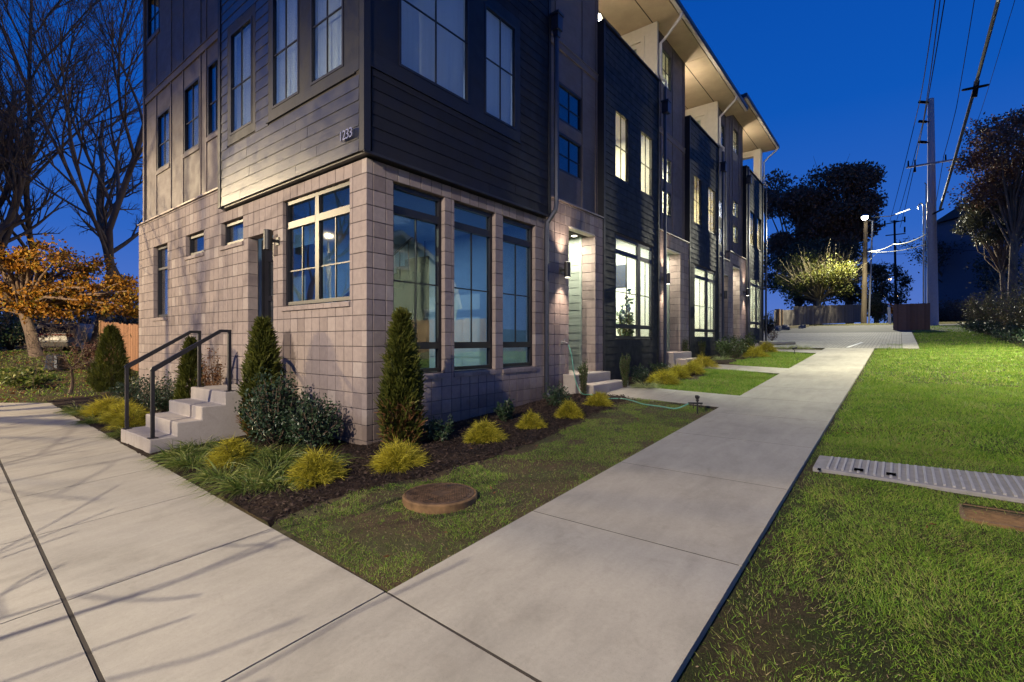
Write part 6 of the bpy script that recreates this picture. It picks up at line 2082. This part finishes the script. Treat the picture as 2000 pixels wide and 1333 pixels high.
# dark evergreens and shrubs behind
for i, (lb, u, D, ru, h, leaf, s) in enumerate((('dark green shrub left of the pale leaning trunk', 20, 27, 1.5, 2.1, 'holly', 1), ('dark shrub mass behind the car', 120, 36, 3.0, 4.2, 'darkleaf', 2), ('dark shrub mass behind the leaning trunk', 40, 34, 3.0, 4.5, 'darkleaf', 3), ('dark shrub mass behind the brown wood fence', 225, 34, 2.8, 4.0, 'darkleaf', 4), ('dark shrub mass at the left picture edge', -30, 32, 3.0, 4.2, 'darkleaf', 5), ('dark shrub mass between car and fence', 170, 37, 2.8, 4.2, 'darkleaf', 6))):
    x, y, z = base_at(u, D)
    leafy_shrub('yard_shrub', lb, x, y, ru, ru, h, 2600, .17, leaf, 210 + s, 'shrubs at the back of the left yard', z=z)
for i, (lb, u, v, r, h) in enumerate((('yellow green leafy clump at the left edge of the yard', 15, 745, .8, .55), ('pale strap leaved clump in the left yard before the shrubs', 55, 752, .6, .45))):
    x, y, z = on_ground(u, v, -.1)
    leafy_shrub('perennial_clump', lb, x, y, r, r, h, 900, .12, 'lirio', 230 + i, 'perennial clumps in the left yard', z=z)
x, y, z = on_ground(172, 722, -.1)
leafy_shrub('purple_shrub', 'dark purple leaved shrub between the sapling and the evergreen cone', x, y, .5, .5, 1.25, 1100, .09, 'purple', 240, z=z)
# sapling
x, y, z = on_ground(137, 768, -.1)
tree('sapling', 'small bare sapling with a thin straight trunk before the dark bucket', 'tree', (x, y, z), 1.15, .045, levels=3, seed=17, nch=(9, 6, 4), segs=(6, 5, 4, 3), spread=.85, ratio=.95, start=.45, up=.06, wander=.2, leaf='drygrass', nleaf=240, lsize=.06, lspread=.08, bark='twig', rmin=.003)
# upturned bucket
x, y, z = on_ground(110, 722, -.13)
k = 1.0
t = thing('black_tub', 'upturned black plastic tub standing on the left lawn', 'tub', (x, y, z))
part('body', MB().lathe(x, y, [(.36, z), (.36, z + .05), (.33, z + .06), (.27, z + .52), (.24, z + .55), (.02, z + .555)], 26), simple('black_plastic', (.02, .022, .02), .25, var=.1), t)
part('rim', MB().lathe(x, y, [(.375, z + .0), (.38, z + .035), (.362, z + .052)], 26), M['black'], t)
# brown fence at the back left
a = at(196, 21); b_ = at(272, 17.5)
picket_fence('board_fence', 'brown wood fence closing the gap beside the far end of the block wall', a, b_, 1.66, .14, 'wood_brown', 'wood_new', [(.05, .10, 1.72)], seed=5, zo=-.1)

# cars
def car(label, u, D, yawdir, body, L=4.4, W=1.8, H=1.5, van=False):
    x, y = at(u, D); z = float(gz(x, y)) - .14
    t = thing('parked_car', label, 'car', (float(x), float(y), z), 'cars parked behind the left yard')
    f = np.array(yawdir, float); f /= np.hypot(*f); s = np.array([-f[1], f[0]])
    def W3(l, w, h): return (float(x) + f[0] * l + s[0] * w, float(y) + f[1] * l + s[1] * w, z + h)
    prof = [(0, .35), (.02, .62), (.10, .95), (.35, 1.28), (.62, H), (2.3, H), (3.0, .98), (4.2, .82), (L, .55), (L, .28), (.1, .28)] if not van else [(0, .35), (.0, 1.2), (.10, 1.9), (.3, 2.0), (3.6, 2.0), (4.1, 1.2), (4.9, 1.0), (5.0, .35)]
    V = []; n = len(prof)
    for k, w in enumerate((-W / 2, -W / 2 + .06, W / 2 - .06, W / 2)):
        for l, h in prof:
            tum = 0 if h < 1.0 else (h - 1.0) * .28
            ww = w * (1 - tum * .5)
            V.append(W3(l + (.04 if k in (0, 3) else 0), ww, h - (.03 if k in (0, 3) and h > 1 else 0)))
    F = []
    for k in range(3):
        for i in range(n):
            j = (i + 1) % n
            F.append((k * n + i, k * n + j, (k + 1) * n + j, (k + 1) * n + i))
    F += [tuple(range(n))[::-1], tuple(range(3 * n, 4 * n))]
    bd = part('body', MB().add(V, F), body, t, smooth=False)
    # rear window, lights, plate, wheels, bumper
    def quad(name, pts, mat, par, th=.015):
        A = [W3(*p) for p in pts]; B = [W3(p[0] - th, p[1], p[2]) for p in pts]
        return part(name, MB().add(A + B, [(0, 1, 2, 3), (7, 6, 5, 4), (0, 4, 5, 1), (1, 5, 6, 2), (2, 6, 7, 3), (3, 7, 4, 0)]), mat, par)
    if not van:
        quad('rear_window', [(.13, -.62, 1.0), (.13, .62, 1.0), (.42, .55, 1.32), (.42, -.55, 1.32)], M['wframe'], t, .03)
        for sg in (-1, 1):
            quad('tail_light', [(.04, sg * .52, .78), (.04, sg * .86, .78), (.11, sg * .84, .97), (.11, sg * .50, .97)], CARRED, t, .03)
        quad('light_bar', [(.05, -.5, .86), (.05, .5, .86), (.08, .5, .93), (.08, -.5, .93)], CARRED, t, .02)
        quad('number_plate', [(.0, -.25, .62), (.0, .25, .62), (.03, .25, .76), (.03, -.25, .76)], M['white'], t, .02)
    else:
        quad('rear_window', [(.0, -.65, 1.25), (.0, .65, 1.25), (.08, .62, 1.8), (.08, -.62, 1.8)], M['wframe'], t, .03)
        for sg in (-1, 1): quad('tail_light', [(.0, sg * .75, .7), (.0, sg * .86, .7), (.0, sg * .86, 1.1), (.0, sg * .75, 1.1)], CARRED, t, .03)
    quad('rear_bumper', [(-.03, -W / 2 + .05, .30), (-.03, W / 2 - .05, .30), (-.03, W / 2 - .05, .52), (-.03, -W / 2 + .05, .52)], M['black'], t, .05)
    for l in (.8, L - .9):
        for sg in (-1, 1):
            a0, a1 = W3(l, sg * (W / 2 - .2), .31), W3(l, sg * (W / 2 + .0), .31)
            w = part('wheel', MB().tube([a0, a1], .31, 16), M['black'], t)
            part('rim', MB().tube([a1, W3(l, sg * (W / 2 + .012), .31)], .2, 12), M['galv'], w)
CARRED = simple('red_lens', (.10, .008, .008), .3)
silver = simple('silver_paint', (.07, .07, .085), .35, metal=.0, var=.03)
whitep = simple('white_car_paint', (.17, .17, .18), .35, var=.03)
car('silver hatchback seen from behind beyond the black tub', 104, 25, FWD * .9 - RGT * .35, silver)
car('pale van mostly hidden behind the sapling and purple shrub', 168, 33, FWD + RGT * .6, whitep, L=5.0, W=1.95, van=True)
q = P3D(262, 632, 60)
t = thing('distant_lamp', 'tiny white lamp beside the far corner of the block wall', 'street lamp', (q[0], q[1], q[2] - 6), 'distant street lamps')
part('pole', MB().tube([(q[0], q[1], q[2] - 6), q], .06, 6), M['wire'], t)
part('lens', MB().lathe(q[0], q[1], [(.05, q[2] - .16), (.18, q[2]), (.05, q[2] + .16)], 10), M['bulb'], t)

# ------------------------------------------------------------------ street lamps behind and beside the photographer
def street_lamp(label, x, y, h, aimp, power, color, arm=1.6, size=150, blend=.35, soft=.16):
    z0 = float(gz(x, y)) - .1
    t = thing('street_lamp', label, 'street lamp', (x, y, z0), 'street lamps outside the view')
    dx, dy = aimp[0] - x, aimp[1] - y
    n = math.hypot(dx, dy); dx /= n; dy /= n
    hx, hy = x + dx * arm, y + dy * arm
    part('pole', MB().tube([(x, y, z0), (x, y, z0 + h)], [.10, .06], 12).lathe(x, y, [(.16, z0), (.16, z0 + .3)], 12), M['galv'], t)
    part('arm', MB().tube([(x, y, z0 + h - .5), (x + dx * arm * .5, y + dy * arm * .5, z0 + h - .1), (hx, hy, z0 + h)], .035, 8), M['galv'], t)
    part('lamp_head', MB().lathe(hx, hy, [(.05, z0 + h + .12), (.22, z0 + h + .06), (.26, z0 + h - .02), (.25, z0 + h - .021), (.2, z0 + h + .03)], 16), M['galv'], t)
    part('lens', MB().lathe(hx, hy, [(.17, z0 + h - .0), (.17, z0 + h + .02)], 14), M['bulb_warm'], t)
    lamp('lamp_light', 'SPOT', (hx, hy, z0 + h - .06), power, color, aim=aimp, spot_size=math.radians(size), spot_blend=blend, shadow_soft_size=soft, parent=t)
street_lamp('street lamp standing behind the photographer, left of the walk', -12.4, -3.6, 7.0, (-9.0, -2.4, -30.0), KEYP, (1.0, .87, .69), size=176, blend=.20, soft=.03)
street_lamp('street lamp at the parking area beyond the left yard', -11.6, 20.2, 7.2, (-9.0, 16.0, -30.0), L1P, (1.0, .78, .46), size=175, blend=.18, soft=.07)
street_lamp('street lamp outside the right edge beyond the hedge, lighting the far lawn', 14.5, -13.4, 8.6, (14.0, -10.5, -30.0), 23000, (1.0, .96, .72), size=112, blend=.7, soft=.15)
# bare tree between the near lamp and the house; only its branch shadows fall into view
x, y = -7.9, -1.55
tree('bare_tree', 'bare tree outside the left edge whose branch shadows fall on walk and wall', 'tree', (x, y, float(gz(x, y)) - .1), 5.6, .055, levels=3, seed=27, nch=(9, 6, 4), segs=(8, 6, 4), wander=.14, ratio=.62, spread=.85, start=.22, up=.02, rmin=.006)

x, y = -6.8, 14.2
tree('bare_tree', 'bare tree beyond the left edge shading the upper side wall with its branches', 'tree', (x, y, float(gz(x, y)) - .1), 8.0, .14, levels=3, seed=29, nch=(9, 6, 4), segs=(8, 6, 4), wander=.14, ratio=.6, spread=.8, start=.2, up=.03, rmin=.006)

# ------------------------------------------------------------------ house and fence across the lawn, seen only as reflections in the front windows
gx0, gy0 = 9.0, -15.5
gzb = float(gz(gx0)) - .1
t = thing('gambrel_house', 'grey green barn roofed house across the lawn, seen reflected in the front windows', 'house', (gx0, gy0, gzb))
M['gambrel'] = boards_mat('grey_green_wall', (0.26, 0.29, 0.22), .8, .2, .2)
pro = [(9.0, gzb), (17.5, gzb), (17.5, gzb + 3.0), (16.4, gzb + 5.2), (13.25, gzb + 6.6), (10.1, gzb + 5.2), (9.0, gzb + 3.0)]
part('wall', MB().prism(pro, 'y', gy0 - 9, gy0), M['gambrel'], t)
tr = MB().tube([(8.8, gy0 + .06, gzb + 2.9), (10.0, gy0 + .06, gzb + 5.3), (13.25, gy0 + .06, gzb + 6.75), (16.5, gy0 + .06, gzb + 5.3), (17.7, gy0 + .06, gzb + 2.9)], .16, 4)
part('rake_trim', tr, M['white'], t)
part('roof', MB().prism([(8.7, gzb + 2.9), (10.0, gzb + 5.4), (13.25, gzb + 6.9), (16.5, gzb + 5.4), (17.8, gzb + 2.9), (17.6, gzb + 2.9), (16.4, gzb + 5.3), (13.25, gzb + 6.7), (10.1, gzb + 5.3), (8.9, gzb + 2.9)][::-1], 'y', gy0 - 9.2, gy0 - .05), M['roof'], t)
for (a, b, c, d) in ((12.8, 13.7, 4.9, 5.7), (10.4, 11.4, 1.2, 2.6), (15.0, 16.0, 1.2, 2.6)):
    w_ = part('window', MB().box(a - .12, b + .12, gy0, gy0 + .05, gzb + c - .12, gzb + d + .12), M['white'], t)
    part('pane', MB().box(a, b, gy0 + .05, gy0 + .06, gzb + c, gzb + d), M['glass_dark'], w_)
picket_fence('board_fence', 'board fence before the barn roofed house, outside the right edge of the view', (19.5, -14.2), (3.0, -14.2), 1.75, .15, 'wood_new', seed=9, zo=-.1)
